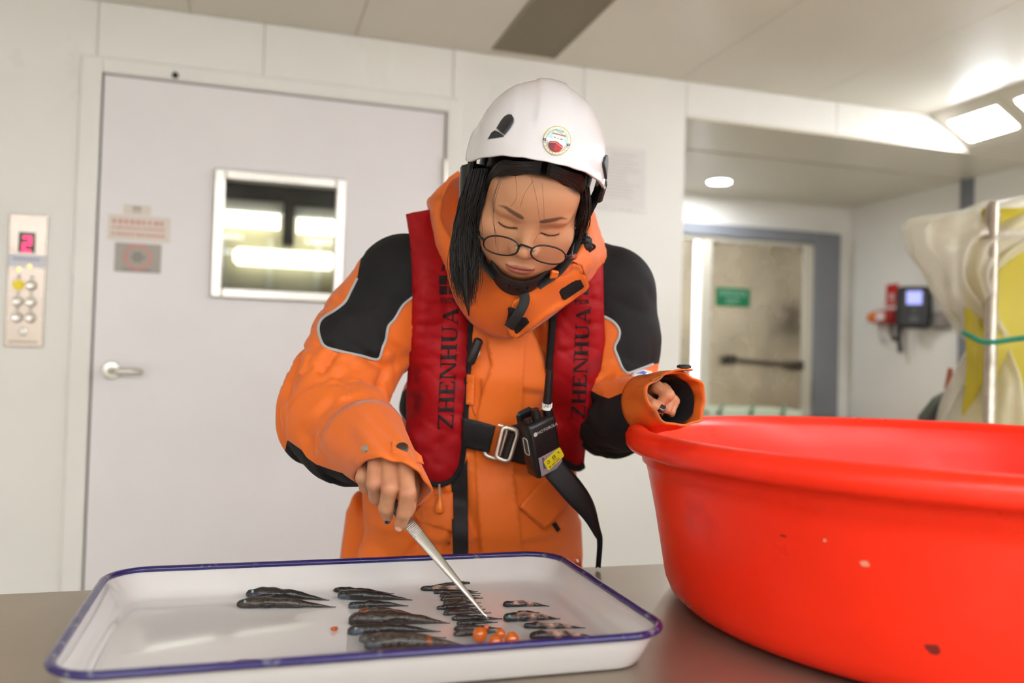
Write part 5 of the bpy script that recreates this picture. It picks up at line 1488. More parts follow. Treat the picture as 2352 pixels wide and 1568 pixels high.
# ---- lettering
def glyph(ch):
    s, t, T, e = .06, .085, .20, .05
    R = lambda x0, y0, x1, y1: [(x0, y0), (x1, y0), (x1, y1), (x0, y1)]
    if ch == 'Z': return .82, [R(.04, 0, .78, t), R(.04, 1-t, .78, 1), [(.04, t), (.04+T, t), (.78, 1-t), (.78-T, 1-t)], [(.04, 1-t), (.12, 1-t), (.08, .80), (.04, .78)], [(.70, t), (.78, t), (.78, .22), (.74, .20)]]
    if ch == 'H': return .94, [R(.12, 0, .12+T, 1), R(.64, 0, .64+T, 1), R(.12, .47, .8, .47+t), R(.03, 0, .41, e), R(.03, 1-e, .41, 1), R(.55, 0, .93, e), R(.55, 1-e, .93, 1)]
    if ch == 'E': return .82, [R(.12, 0, .12+T, 1), R(.03, 0, .74, t), R(.03, 1-t, .72, 1), R(.12, .47, .56, .47+t), [(.74, 0), (.78, .26), (.72, .24), (.66, t)], [(.72, 1), (.74, .76), (.68, .78), (.64, 1-t)], R(.52, .38, .56, .66)]
    if ch == 'N': return .98, [R(.12, 0, .12+t, 1), R(.80, 0, .80+t, 1), [(.10, 1), (.12+T, 1), (.88, 0), (.86-T*.6, 0)], R(.02, 0, .34, e), R(.66, 1-e, .99, 1), R(.02, 1-e, .2, 1)]
    if ch == 'U': return .94, [R(.12, .25, .12+T, 1), R(.72, .25, .72+t, 1), R(.03, 1-e, .41, 1), R(.62, 1-e, .93, 1), [(.12, .26), (.18, .08), (.34, 0), (.56, 0), (.74, .08), (.80, .26), (.72, .26), (.66, .13), (.54, t), (.42, t), (.34, .14), (.32, .26)]]
    if ch == 'A': return .94, [[(.10, e), (.16, e), (.50, 1), (.44, 1)], [(.66, e), (.88, e), (.56, 1), (.40, 1)], R(.24, .30, .72, .30+t), R(.0, 0, .30, e), R(.58, 0, .98, e)]
    if ch == '1': return .5, [R(.22, 0, .38, 1), [(.05, .72), (.22, .88), (.38, 1), (.22, 1), (.05, .84)]]
    if ch == '5': return .66, [R(.08, .88, .58, 1), R(.08, .5, .22, 1), R(.08, .48, .46, .6), [(.46, .6), (.6, .5), (.6, .14), (.46, 0), (.46, .12), (.47, .2), (.47, .44), (.44, .48)], R(.06, 0, .46, .12)]
    if ch == '0': return .68, [R(.08, .1, .21, .9), R(.48, .1, .61, .9), R(.12, 0, .56, .12), R(.12, .88, .56, 1)]
    if ch == 'n': return .70, [R(.08, 0, .21, 1), R(.5, 0, .63, 1), [(.08, 1), (.22, 1), (.63, 0), (.49, 0)]]
def letter_on(bv, quads, name, par, m, step=3.2, lift=.0011):
    mb = MB()
    for poly in quads:
        V, F = drape(poly, step, lift, lift*.8, bv, smooth=1); mb.add(V, F)
    return mb.build(name, m, par, True)
def word(bv, s, p0, p1, q0, par, nm='lettering', track=1.0):
    """letters of s running p0->p1 along the baseline (photo pixels), cap height vector q0"""
    p0, p1, q0 = map(lambda v: np.array(v, float), (p0, p1, q0)); W = [glyph(c)[0] for c in s]; tot = sum(W); ux = (p1-p0)/tot
    x = 0
    for c in s:
        w_, polys = glyph(c)
        letter_on(bv, [[tuple(p0+ux*(x+a)+q0*b) for a, b in pl] for pl in polys], nm, par, M_ink)
        x += w_
word(BVL, 'ZHENHUA', (1041, 986), (1053, 706), (-36, 0), vl)
word(BVR, 'ZHENHUA', (1343, 962), (1357, 706), (-32, 0), vr)
word(BVL, '150n', (1010, 697), (1047, 695), (0, -12), vl)
word(BVR, '150n', (1319, 699), (1353, 698), (0, -11), vr)
# dark printed maker's block above the lettering
rb = lambda x0, y0, x1, y1: [(x0, y0), (x1, y0), (x1, y1), (x0, y1)]
letter_on(BVL, [rb(1008, 632, 1026, 653), rb(1029, 631, 1050, 652), rb(1009, 657, 1027, 676), rb(1031, 656, 1050, 675)], 'maker_print', vl, M_ink)
letter_on(BVL, [[(1014, 622), (1017, 608), (1026, 600), (1036, 602), (1028, 606), (1021, 612), (1019, 622)]], 'maker_print', vl, M_ink)
letter_on(BVR, [rb(1342, 640, 1352, 655), rb(1341, 659, 1352, 676)], 'maker_print', vr, M_ink)
# ---- straps, belt, buckle
def strap(poly, lift, th, name='strap', bv=None, sm=12):
    V, F = drape(poly, 7, lift, th, bv, smooth=sm); return mob(name, V, F, M_web, vest, True)
strap([(1037, 1108), (1048, 1096), (1073, 1055), (1075, 1160), (1076, 1290), (1041, 1290), (1038, 1200)], .010, .008, 'hanging_strap')
strap([(1062, 958), (1100, 967), (1139, 978), (1131, 1010), (1124, 1040), (1095, 1034), (1062, 1026)], .012, .008, 'belt')
strap([(1158, 983), (1180, 975), (1215, 968), (1250, 965), (1250, 1070), (1204, 1066), (1177, 1060), (1150, 1054)], .013, .008, 'belt')
BVB = BVJ
dB = (cast((1150, 1015)) or 1.44)-.022
def ringframe(corners, d, r, name):
    P = np.array([at(x, y, d+dd) for x, y, dd in corners]); Q = []
    n = len(P)
    for i in range(n):
        a, b, c = P[i-1], P[i], P[(i+1) % n]; e0 = b+(a-b)/np.linalg.norm(a-b)*.009; e1 = b+(c-b)/np.linalg.norm(c-b)*.009
        for t in np.linspace(0, 1, 6): Q.append((1-t)**2*e0+2*t*(1-t)*b+t*t*e1)
    Q = np.array(Q); K = len(Q); T = np.roll(Q, -1, 0)-np.roll(Q, 1, 0); T /= np.linalg.norm(T, axis=1, keepdims=True)
    nrm = np.cross(P[1]-P[0], P[2]-P[1]); nrm /= np.linalg.norm(nrm); rings = []
    for i in range(K):
        u_ = np.cross(T[i], nrm); rings.append([Q[i]+r*(math.cos(a)*u_+.55*math.sin(a)*nrm) for a in np.linspace(0, 2*math.pi, 10, endpoint=False)])
    V, F = loft(rings); F += [((K-1)*10+j, (K-1)*10+(j+1) % 10, (j+1) % 10, j) for j in range(10)]
    return mob(name, V, F, M_alu_b, vest, True)
M_alu_b = mat('buckle_steel', srgb(196, 182, 170), .32, .9, var=.06, vscale=40)
ringframe([(1130, 972, .004), (1166, 982, .004), (1146, 1056, .004), (1111, 1045, .004)], dB+.006, .0036, 'buckle')
ringframe([(1156, 979, 0), (1190, 989, 0), (1168, 1060, 0), (1138, 1051, 0)], dB-.004, .0042, 'buckle')
V, F = tubevf([at(1176, 994, dB-.002), at(1158, 1050, dB-.002)], .012, 12, flat=.45); mob('belt_loop', V, F, M_web, vest, 40)
# belt tail hanging free
EA = [(1282, 1050, 1.385), (1330, 1100, 1.385), (1362, 1150, 1.39), (1377, 1205, 1.395), (1382, 1238, 1.40), (1377, 1304, 1.405)]
EB = [(1252, 1095, 1.378), (1300, 1150, 1.378), (1340, 1192, 1.385), (1366, 1232, 1.395), (1374, 1246, 1.40), (1371, 1304, 1.405)]
A_, B_ = spline([at(*q) for q in EA], 40), spline([at(*q) for q in EB], 40); V = []
for i in range(40):
    for t in np.linspace(0, 1, 7): V.append(A_[i]*(1-t)+B_[i]*t-CF*.006*math.sin(math.pi*t)*math.sin(i*.12))
F = [(i*7+j, i*7+j+1, (i+1)*7+j+1, (i+1)*7+j) for i in range(39) for j in range(6)]
Vs, Fs = solidify(V, F, .0022); mob('belt_tail', Vs, Fs, M_web, vest, True)
# toggle with pull cord, black clip with ring
d_ = (cast((1010, 1150)) or 1.45)-.016
tube('pull_cord', [at(1009, 1112, d_), at(1010, 1142, d_)], .0018, mat('cord_grey', srgb(170, 160, 140), .6), vest, 6)
V, F = tubevf([at(1010, y_, d_) for y_ in (1138, 1148, 1160, 1170, 1176, 1180)], [.0022, .0042, .0074, .0086, .0072, .0025], 16); mob('pull_toggle', V, F, mat('toggle_orange', srgb(232, 118, 26), .35), vest, 40)
d_ = (cast((1088, 812)) or 1.40)-.030
V, F = tubevf([at(1078, 838, d_), at(1080, 832, d_), at(1092, 800, d_), at(1100, 781, d_), at(1102, 777, d_)], [.004, .008, .0085, .008, .004], 14); mob('clip', V, F, M_black, vest, 40)
V, F = [], []
P = [at(1092+9*math.cos(a), 806+16*math.sin(a), d_+.008) for a in np.linspace(0, 2*math.pi, 25)]; V, F = tubevf(P, .0018, 8, cap=False); mob('clip_ring', V, F, M_alu, vest, True)

# ================================================================== two-way radio
rad_o = at(1240, 1040, 1.362)
ra_ = CR*.80+CU*.345+CF*.49; ra_ /= np.linalg.norm(ra_)
rb_ = CR*-.05+CU*.92-CF*.30; rb_ -= ra_*(rb_@ra_); rb_ /= np.linalg.norm(rb_)
rn_ = np.cross(ra_, rb_); rn_ = rn_ if rn_@CF < 0 else -rn_
RM = np.stack([ra_, rb_, rn_], 1)
RO = at(1257, 1028, 1.360)          # centre of the front face
radio = thing('two_way_radio', RO-rb_*.05, 'black handheld two-way radio with short antenna and yellow sticker', 'radio')
M_rad = mat('radio_black', srgb(18, 18, 19), .38, coat=.1)
def rbox(u0, u1, v0, v1, w0, w1, b=.002): V, F = bevbox(u0, u1, v0, v1, w0, w1, b); return xform(V, RM, RO), F
RW, RH, RT = .027, .049, .034
def rloft(prof, name, m):
    rings = []
    for v, hw, t0, t1, r in prof: rings.append([xform([(x, v, z)], RM, RO)[0] for x, z in roundrect(-hw, hw, t0, t1, r, 4)])
    V, F = loft(rings, True, True); return mob(name, V, F, m, radio, 45)
rloft([(-RH, RW-.004, -RT+.004, -.004, .004), (-RH+.003, RW-.001, -RT+.001, -.001, .005), (-RH+.02, RW, -RT, 0, .006), (RH-.006, RW, -RT, 0, .006), (RH-.001, RW-.002, -RT+.002, -.003, .006), (RH, RW-.005, -RT+.005, -.006, .005)], 'body', M_rad)
def rtube(u, w, v0, v1, r0, r1, n=18): V, F = tubevf([xform([(u, v, w)], RM, RO)[0] for v in np.linspace(v0, v1, 4)], [r0, r0*.98+r1*.02, r1, r1*.92], n); return V, F
V, F = rtube(.0195, -.010, RH-.002, RH+.018, .0085, .0078); mob('antenna_base', V, F, M_rad, radio, 40)
ab = xform([(.0195, RH+.016, -.010)], RM, RO)[0]
tipa = at(1263, 848, 1.335)
V, F = tubevf([ab, ab+(tipa-ab)*.3, ab+(tipa-ab)*.9, tipa, tipa+(tipa-ab)*.03], [.0072, .0068, .0062, .0058, .003], 16); mob('antenna', V, F, M_rad, radio, 40)
u_a = (tipa-ab)/np.linalg.norm(tipa-ab)
lb0 = ab-u_a*.006
V, F = tubevf([lb0, lb0+u_a*.010], .0082, 20); lbo = mob('antenna_label', V, F, M_white, radio, 40)
TMx = np.stack([CR, u_a, -CF], 1)
V, F = textvf('AB1', .0068, TMx, lb0+u_a*.005-CF*.0086+CR*.001, 0.); mob('lettering', V, F, M_black, lbo, False)
V, F = rtube(-.0015, -.014, RH-.001, RH+.017, .0078, .0066); mob('knob', V, F, M_rad, radio, 40)
for i in range(9):
    a = math.pi*(1+i/8); c = xform([(-.0015+.0105*math.cos(a), RH+.0004, -.014-.009*math.sin(a)*-1)], RM, RO)[0]; V, F = lathevf([(0, -.0006), (.0006, 0), (0, .0006)], 6, c); mob('knob_mark', V, F, M_white, radio, False)
V, F = rtube(-.018, -.016, RH-.001, RH+.006, .006, .0055); mob('selector', V, F, M_rad, radio, 40)
# belt clip piece behind the top
V, F = rbox(-.022, .010, .01, RH+.010, -RT-.012, -RT-.002, .005); mob('belt_clip', V, F, M_rad, radio, 30)
# speaker slots, logo, wordmark
for i in range(6):
    V, F = rbox(-.018, .020, .016-i*.0042, .0178-i*.0042, -.0006, .0004, .0002); mob('speaker_slot', V, F, mat('slot_dark', srgb(6, 6, 6), .6), radio, False)
V, F = lathevf([(0, 0), (.0036, 0), (.0036, .0004), (0, .0004)], 20); mob('logo', xform(V, np.stack([ra_, rb_, rn_], 1), RO-ra_*.0180+rb_*.0325+rn_*.0003), F, mat('logo_silver', srgb(190, 186, 180), .4), radio, False)
V, F = textvf('MOTOROLA', .0072, RM, RO+ra_*.0062+rb_*.0325, .0006); mob('lettering', V, F, mat('logo_silver', srgb(190, 186, 180), .4), radio, False)
V, F = rbox(-RW-.0008, -RW+.001, -.004, .022, -.022, -.012, .0006); mob('talk_button', V, F, mat('button_grey', srgb(60, 60, 62), .4), radio, False)
P = [xform([(-RW-.001, q[1], q[0])], RM, RO)[0] for q in roundrect(-.023, -.011, -.006, .024, .004, 4)]; P.append(P[0]); V, F = tubevf(P, .0008, 6, cap=False); mob('button_outline', V, F, mat('logo_silver', srgb(190, 186, 180), .4), radio, True)
V, F = rbox(-.020, .0235, -.044, -.010, .0001, .0007, .0001); sk = mob('grey_label', V, F, mat('label_mauve', srgb(150, 140, 148), .5), radio, False)
mb = MB()
for i in range(12):
    V, F = rbox(-.014, -.0105+.001*(i % 3), -.0135-i*.0018, -.0125-i*.0018, .0007, .0009, .00002); mb.add(V, F)
for i in range(4):
    V, F = rbox(-.006+i*.006, -.0053+i*.006, -.024, -.0125, .0007, .0009, .00002); mb.add(V, F)
tag(mb.build('barcode', M_black, sk, False), kind='stuff')
th_ = math.radians(18); Yu, Yv = ra_*math.cos(th_)+rb_*math.sin(th_), rb_*math.cos(th_)-ra_*math.sin(th_)
YM = np.stack([Yu, Yv, rn_], 1); YO = RO+ra_*.0085-rb_*.024+rn_*.0010
V, F = prismvf(roundrect(-.0185, .0185, -.0105, .0105, .003, 4), YM, YO, .0004); ysk = mob('yellow_sticker', V, F, mat('sticker_yellow', srgb(222, 206, 40), .45), radio, False)
mb = MB()
for x0, x1, y0, y1 in ((-.014, -.009, .0050, .0060), (-.010, -.0090, .0005, .006), (-.014, -.0130, .0005, .003), (-.013, -.0095, .0005, .0012), (-.002, .004, .005, .006), (-.002, -.001, .0, .006), (.003, .004, 0, .006), (-.002, .004, .0025, .0034), (-.002, .004, 0, .0009), (.010, .0128, .004, .0052), (.012, .0132, .001, .005),
                       (-.003, .006, -.0035, -.0027), (-.014, -.0115, -.008, -.0055), (-.009, -.001, -.0075, -.0065), (.001, .009, -.0075, -.0065)):
    V, F = boxvf(x0, x1, y0, y1, .0004, .0006); mb.add(xform(V, YM, YO), F)
tag(mb.build('handwriting', M_black, ysk, False), kind='stuff')

# ================================================================== tweezers
TT = onZ(1121, 1421, ZF_T); TR = at(806, 1040, 1.225)
tw = thing('tweezers', TT, 'long steel tweezers held in the hand, tip among the fish', 'tweezers')
ta = (TR-TT); TL = np.linalg.norm(ta); ta /= TL
tn = -ray(960, 1220); tn /= np.linalg.norm(tn); tn = tn-ta*(tn@ta); tn /= np.linalg.norm(tn); ts = np.cross(ta, tn)
M_twz = mat('tweezer_steel', srgb(188, 182, 176), .24, 1., var=.06, vscale=30)
for sgn in (1, -1):
    rings = []
    for t in np.linspace(0, 1, 40):
        hw = np.interp(t, [0, .02, .10, .30, .48, .62, .80, .94, 1], [.0012, .0022, .0030, .0058, .0080, .0085, .0080, .0070, .0030])
        off_ = np.interp(t, [0, .05, .5, .85, 1], [.0010, .0012, .0068, .0022, .0012])*sgn
        c = TT+ta*TL*t+tn*off_*1.0; th2 = np.interp(t, [0, .2, 1], [.0012, .0013, .0011])
        rings.append([c+ts*hw*math.cos(a)+tn*th2*math.sin(a)+tn*sgn*.0010*(1-math.cos(a)**2)*0 for a in np.linspace(0, 2*math.pi, 14, endpoint=False)])
    V, F = loft(rings, True, True); arm_ = mob('arm', V, F, M_twz, tw, True)
    if sgn == 1:
        for i in range(22):
            t = .47+i*.0085; hw = .0074; c = TT+ta*TL*t+tn*(np.interp(t, [0, .05, .5, .85, 1], [.0010, .0012, .0068, .0022, .0012])+.0012)
            V, F = tubevf([c-ts*hw, c+ts*hw], .0006, 6); mob('grip_ridge', V, F, M_twz, tw, 40)
# ================================================================== helmet
helmet = thing('safety_helmet', hl((0, 0, .02)), 'white climbing-style safety helmet with black vents and round ship sticker', 'helmet')
M_hel = mat('helmet_white', srgb(218, 213, 214), .22, coat=.25, spec=.5, var=.012, vscale=8)
M_vent2 = mat('helmet_vent', srgb(42, 41, 44), .45)
HCN, HRX, HRY, HRZ = np.array([-.003, -.004, .045]), .1045, .146, .131
def zcut(th):
    a = abs(math.degrees(th)); return np.interp(a, [0, 20, 40, 58, 72, 82, 92, 104, 120, 150, 180], [.126, .123, .112, .090, .064, .054, .072, .080, .030, -.008, -.015])
zc_arr = np.array([zcut(2*math.pi*j/180-math.pi) for j in range(180)])
for _ in range(3): zc_arr = (np.roll(zc_arr, 1)+2*zc_arr+np.roll(zc_arr, -1))/4
rings = []; NT = 180
for i in range(40):
    f_ = i/39; ring = []
    for j in range(NT):
        th = 2*math.pi*j/NT-math.pi
        p0 = math.asin(np.clip((zc_arr[j]-HCN[2])/HRZ, -.9, .95)); ph = p0+(math.pi/2-p0)*(f_**1.15)*.9999
        e = .90
        cp, sp_ = math.copysign(abs(math.cos(ph))**e, math.cos(ph)), math.sin(ph)
        lip = 1+.035*math.exp(-((ph-p0)/.05))
        x, y, z = HRX*cp*math.sin(th)*lip, HRY*cp*math.cos(th)*lip, HRZ*sp_
        # raised centre ridge and side ribs
        rad = 1.0
        if ph > .35:
            rad += .022*np.clip((.026-abs(x))/.007, 0, 1)*np.clip((ph-.95)/.15, 0, 1)
            rad += .010*np.clip((abs(x)-.045)/.006, 0, 1)*np.clip((.105-abs(x))/.008, 0, 1)*np.clip((ph-.45)/.08, 0, 1)*np.clip((.09-y)/.02, 0, 1)
        ring.append(HCN+np.array([x, y, z])*rad)
    rings.append([hl(q) for q in ring])
V, F = loft(rings); F.append(tuple(39*NT+j for j in range(NT)))
V = np.array(V)
Nh = vnormals(V, [f for f in F if len(f) == 4])
if np.mean(((V-hl(HCN))*Nh).sum(1)) < 0: Nh = -Nh; F = [tuple(reversed(f)) for f in F]
BVHh = BVHTree.FromPolygons([tuple(v) for v in V], F)
Vin = hl(HCN)+(V-hl(HCN))*.955
n = len(V)
Fs = list(F)+[tuple(i+n for i in reversed(f)) for f in F]+[((j+1) % NT, j, j+n, (j+1) % NT+n) for j in range(NT)]
M_hin = mat('helmet_inside', srgb(92, 70, 62), .6)
shell = mob('shell', np.vstack([V, Vin]), Fs, [M_hel, M_hin], helmet, True, midx=[0]*len(F)+[1]*len(F)+[0]*NT)
def hpatch(poly, lift, th, m, name, par, step=4, puff=0.):
    V, F = drape(poly, step, lift, th, BVHh, smooth=1, puff=puff, pw=3); return mob(name, V, F, m, par, True)
hpatch([(1140, 294), (1150, 277), (1158, 267), (1167, 262), (1175, 263), (1180, 272), (1179, 281), (1172, 293), (1159, 309), (1152, 305)], .004, .004, M_vent2, 'vent_cover', helmet, puff=.002)
hpatch([(1136, 299), (1145, 303), (1157, 311), (1156, 314), (1120, 319), (1128, 305)], .0022, .003, M_vent2, 'vent_grille', helmet)
hpatch([(1120, 243), (1123, 238), (1126, 241), (1122, 246)], .002, .003, M_vent2, 'vent_cover', helmet, 2)
def hlp(th, ph, lift=.001):
    e = .90; x, y, z = HRX*math.cos(ph)**e*math.sin(th), HRY*math.cos(ph)**e*math.cos(th), HRZ*math.sin(ph); return HCN+np.array([x, y, z])*(1+lift/.12)
def hgrid(th0, th1, ph0, ph1, skew, lift, m, name, n=10):
    V = []; 
    for i in range(n+1):
        for j in range(n+1):
            u_, v_ = j/n, i/n; w_ = math.sqrt(max(0, 1-(2*v_-1)**4))*.5 if True else .5
            V.append(hl(hlp((th0+th1)/2+(th1-th0)*(u_-.5)*2*w_+skew*(v_-.5), ph0+(ph1-ph0)*v_, lift)))
    F = [(i*(n+1)+j, i*(n+1)+j+1, (i+1)*(n+1)+j+1, (i+1)*(n+1)+j) for i in range(n) for j in range(n)]
    Vs, Fs = solidify(V, F, -.003 if False else .003); return mob(name, Vs, Fs, m, helmet, True)
hgrid(math.radians(70), math.radians(86), .18, .52, -.22, .004, M_vent2, 'vent_cover')
hgrid(math.radians(72), math.radians(86), .06, .16, -.05, .003, M_vent2, 'vent_grille')
# ---- round ship sticker
EC = np.array([1279., 323.]); ER = 34.0; ea = math.radians(13)
ex_, ey_ = np.array([math.cos(ea), math.sin(ea)])*.96, np.array([-math.sin(ea), math.cos(ea)])*1.0
def ept(u, v): q = EC+ER*(ex_*u-ey_*v); return (q[0], q[1])
def disc(r, n=40): return [ept(r*math.cos(2*math.pi*i/n), r*math.sin(2*math.pi*i/n)) for i in range(n)]
emb = MB(); EM = [mat('emb_cream', srgb(240, 234, 208), .4), mat('emb_olive', srgb(176, 168, 118), .5), mat('emb_sky', srgb(184, 214, 224), .4), mat('emb_white', srgb(240, 234, 226), .4), mat('emb_red', srgb(178, 30, 40), .4), mat('emb_maroon', srgb(120, 40, 44), .4), mat('emb_navy', srgb(34, 44, 132), .4), mat('emb_orange', srgb(200, 120, 70), .4), mat('emb_dark', srgb(60, 50, 48), .5)]
lv = [.0006]
def epoly(poly, mi, dl=.00016):
    lv[0] += dl; V, F = drape([ept(*q) for q in poly] if abs(poly[0][0]) < 3 else poly, 2.6, lv[0], .0003, BVHh, smooth=0); emb.add(V, F, mi)
epoly(disc(1.0), 1); epoly(disc(.955), 0); epoly(disc(.80), 1); epoly(disc(.775), 3)
sky = [(.775*math.cos(t), .775*math.sin(t)) for t in np.linspace(math.radians(-12), math.radians(178), 24)]+[(-.62, .16), (-.45, .08), (-.3, .1), (.4, .08), (.55, .1), (.66, -.02)]
epoly(sky, 2)
epoly([(-.36, -.22), (-.36, .36), (-.30, .40), (.46, .40), (.50, .34), (.48, -.28), (.2, -.3)], 3)
epoly([(-.42, .40), (-.42, .48), (.55, .47), (.55, .38)], 7)
for x in (-.24, .34): epoly([(x-.09, .48), (x-.09, .60), (x, .70), (x+.09, .60), (x+.09, .48)], 3)
for x, y in ((-.20, .72), (.30, .68), (-.24, .20), (-.14, .19), (.05, .16), (.26, .17), (.35, .16)): epoly([(x-.025, y-.03), (x+.025, y-.03), (x+.025, y+.03), (x-.025, y+.03)], 8)
hull = [(-.52, -.18), (-.46, -.12), (.02, -.04), (.48, -.26), (.52, -.40), (.36, -.66), (.0, -.775), (-.3, -.70), (-.5, -.5)]
epoly(hull, 4)
epoly([(-.52, -.22), (-.04, -.16), (-.04, -.76), (-.3, -.70), (-.5, -.5)], 5)
epoly([(-.52, -.20), (-.02, -.13), (-.02, -.155), (-.52, -.225)], 3); epoly([(-.02, -.13), (.48, -.36), (.48, -.39), (-.02, -.155)], 3)
for x, y in ((-.66, -.12), (-.60, -.24), (.62, -.34), (.66, -.22), (-.58, -.40), (.58, -.52)): epoly([(x-.04, y-.03), (x+.05, y), (x, y+.03)], 6)
for an in (186, -6):
    t = math.radians(an); c = np.array([math.cos(t), math.sin(t)])*.875; epoly([(c[0]-.09, c[1]-.08), (c[0]+.09, c[1]-.08), (c[0]+.09, c[1]+.08), (c[0]-.09, c[1]+.08)], 6)
    epoly([(c[0]-.05, c[1]-.05), (c[0]+.04, c[1]-.02), (c[0]+.0, c[1]+.05)], 3)
for i in range(10):
    t = math.radians(200+i*15.5); c = np.array([math.cos(t), math.sin(t)])*.875; w_ = .035; epoly([(c[0]-w_, c[1]-w_), (c[0]+w_, c[1]-w_), (c[0]+w_, c[1]+w_), (c[0]-w_, c[1]+w_)], 1)
for i in range(30):
    if i in (5, 6, 14, 22): continue
    t = math.radians(160-i*5.0); a, b = np.array([math.cos(t), math.sin(t)]), np.array([math.cos(t+.045), math.sin(t+.045)]); epoly([tuple(a*.85), tuple(a*.90), tuple(b*.90), tuple(b*.85)], 1)
emb.build('ship_sticker', EM, helmet, True, recalc=False)
# ---- inner band, straps and chin cup
BVHD = BVHTree.FromPolygons([tuple(v) for v in Vh], [tuple(map(int, f)) for f in Fh])
M_str = mat('strap_black', srgb(20, 19, 20), .6, weave=.2, bscale=300)
bandP = [hl((.087*math.sin(t), .100*math.cos(t)-.006, np.interp(abs(t), [0, .6, 1.3, 2.2, math.pi], [.135, .128, .085, .03, .0]))) for t in np.linspace(-math.pi, math.pi, 60)]
V, F = tubevf(bandP, .010, 8, cap=False, flat=.25, up=Hz); mob('head_band', V, F, M_black, helmet, True)
V, F = bevbox(-.006, .006, -.02, .02, -.018, .018, .004)
for sx in (-1, 1):
    mob('band_adjuster', xform(V, HM, hl((sx*.099, .0, .045))), F, M_black, helmet, 30)
def headstrap(pts, r, name, bv=BVHD, lift=.002, n=40):
    tube(name, drline(pts, n, lift, bv, 3), r, M_str, helmet, 8, flat=.4, up=-vdir)
P = spline([hl((-.098, .005, .045)), hl((-.082, .012, -.01)), hl((-.074, .03, -.05)), hl((-.055, .062, -.085)), hl((-.032, .080, -.100))], 40); tube('chin_strap', P, .0075, M_str, helmet, 8, flat=.22, up=Hy+Hx*-1)
P = spline([hl((.098, .005, .045)), hl((.086, .018, -.005)), hl((.080, .036, -.042)), hl((.064, .060, -.076)), hl((.034, .080, -.100))], 40); tube('chin_strap', P, .0085, M_str, helmet, 8, flat=.22, up=Hy+Hx)
# chin cup: curved pad with three holes
nu, nv = 28, 12; V = []; F = []
cupc = hl((0, .050, -.080))
for i in range(nv+1):
    for j in range(nu+1):
        u_, v_ = j/nu*2-1, i/nv; an = u_*1.12
        hgt = .036*(1-.45*u_*u_)
        r0 = .0455; x = r0*math.sin(an)*1.02; y = .050+r0*math.cos(an); z = -.0865+.012*u_*u_-hgt*v_; y -= .016*v_**1.5+.0
        V.append(hl((x, y, z)))
holes = [(-.20, .45), (.05, .45), (.32, .42)]
for i in range(nv):
    for j in range(nu):
        uc, vc = (j+.5)/nu*2-1, (i+.5)/nv
        if any(((uc-a)/.062)**2+((vc-b)/.13)**2 < 1 for a, b in holes): continue
        F.append((i*(nu+1)+j, i*(nu+1)+j+1, (i+1)*(nu+1)+j+1, (i+1)*(nu+1)+j))
Vs, Fs = solidify(V, F, .003); mob('chin_cup', Vs, Fs, mat('cup_rubber', srgb(30, 28, 28), .55), helmet, 50)
P = spline([hl((.012, .078, -.112)), at(1205, 690, 1.285), at(1190, 722, 1.288), at(1168, 752, 1.300)], 30); tube('strap_tail', P, .0078, M_str, helmet, 8, flat=.2, up=CR)
sb = hl((.074, .046, -.055)); V, F = lathevf([(0, -.002), (.0055, -.002), (.0055, .001), (0, .003)], 14); mob('strap_rivet', xform(V, np.stack([Hz, np.cross(Hy+Hx*.5, Hz), Hy+Hx*.5], 1), sb+Hy*.004+Hx*.006), F, M_alu, helmet, 40)
V, F = bevbox(-.006, .006, -.003, .003, -.010, .010, .002); mob('strap_buckle', xform(V, HM, hl((.056, .070, -.083))), F, mat('buckle_orange', srgb(232, 110, 30), .4), helmet, 30)

# ================================================================== eyeglasses
gl = thing('eyeglasses', hl((0, .10, -.03)), 'thin black framed eyeglasses slid down the nose', 'glasses')
M_gf = mat('glasses_black', srgb(22, 20, 22), .3, .4, coat=.4)
GD = (hl((0, .112, -.030))-CAM)@CF
def lens(cx, cy, rx, ry, rot, dl, dr):
    P = []
    for t in np.linspace(0, 2*math.pi, 49):
        ct, st_ = math.cos(t), math.sin(t)
        a, b = rx*math.copysign(abs(ct)**.9, ct), ry*math.copysign(abs(st_)**.9, st_)
        x, y = cx+a*math.cos(rot)-b*math.sin(rot), cy+a*math.sin(rot)+b*math.cos(rot); P.append(at(x, y, GD+(dl+(dr-dl)*(a/rx+1)/2)+.010*b/ry))
    return P
M_lens = mat('lens_glass', (1, 1, 1), .02, trans=1., ior=1.02, spec=.5)
LA = lens(1151, 564, 41, 21, math.radians(11), .022, .004); LB = lens(1259.5, 585, 40.5, 20, math.radians(11), -.002, .012)
for P in (LA, LB):
    V, F = tubevf(P, .00125, 8, cap=False); mob('lens_rim', V, F, M_gf, gl, True)
    c = np.mean(P[:-1], axis=0)-CF*.002; V = [c]+list(P[:-1]); nP = len(P)-1; Fl = [(0, 1+i, 1+(i+1) % nP) for i in range(nP)]
    Vs, Fs = solidify(np.array(V), Fl, .0012); mob('lens', Vs, Fs, M_lens, gl, True)
tube('bridge', spline([at(1191, 566, GD+.004), at(1197, 562, GD-.001), at(1208, 565, GD-.003), at(1222, 570, GD-.002)], 16), .0015, M_gf, gl, 8)
tube('end_piece', spline([at(1112, 551, GD+.022), at(1106, 547, GD+.024), at(1101, 543, GD+.028)], 8), .0022, M_gf, gl, 8)
tube('end_piece', spline([at(1298, 588, GD+.012), at(1306, 590, GD+.015), at(1312, 588, GD+.020)], 8), .0022, M_gf, gl, 8)
tube('temple', spline([at(1101, 543, GD+.028), at(1099, 515, GD+.060), at(1096, 470, GD+.115), hl((-.080, -.01, -.002))], 20), .0013, M_gf, gl, 8)
tube('temple', spline([at(1312, 588, GD+.020), at(1317, 560, GD+.055), at(1322, 520, GD+.10), hl((.082, -.01, -.002))], 20), .0013, M_gf, gl, 8)
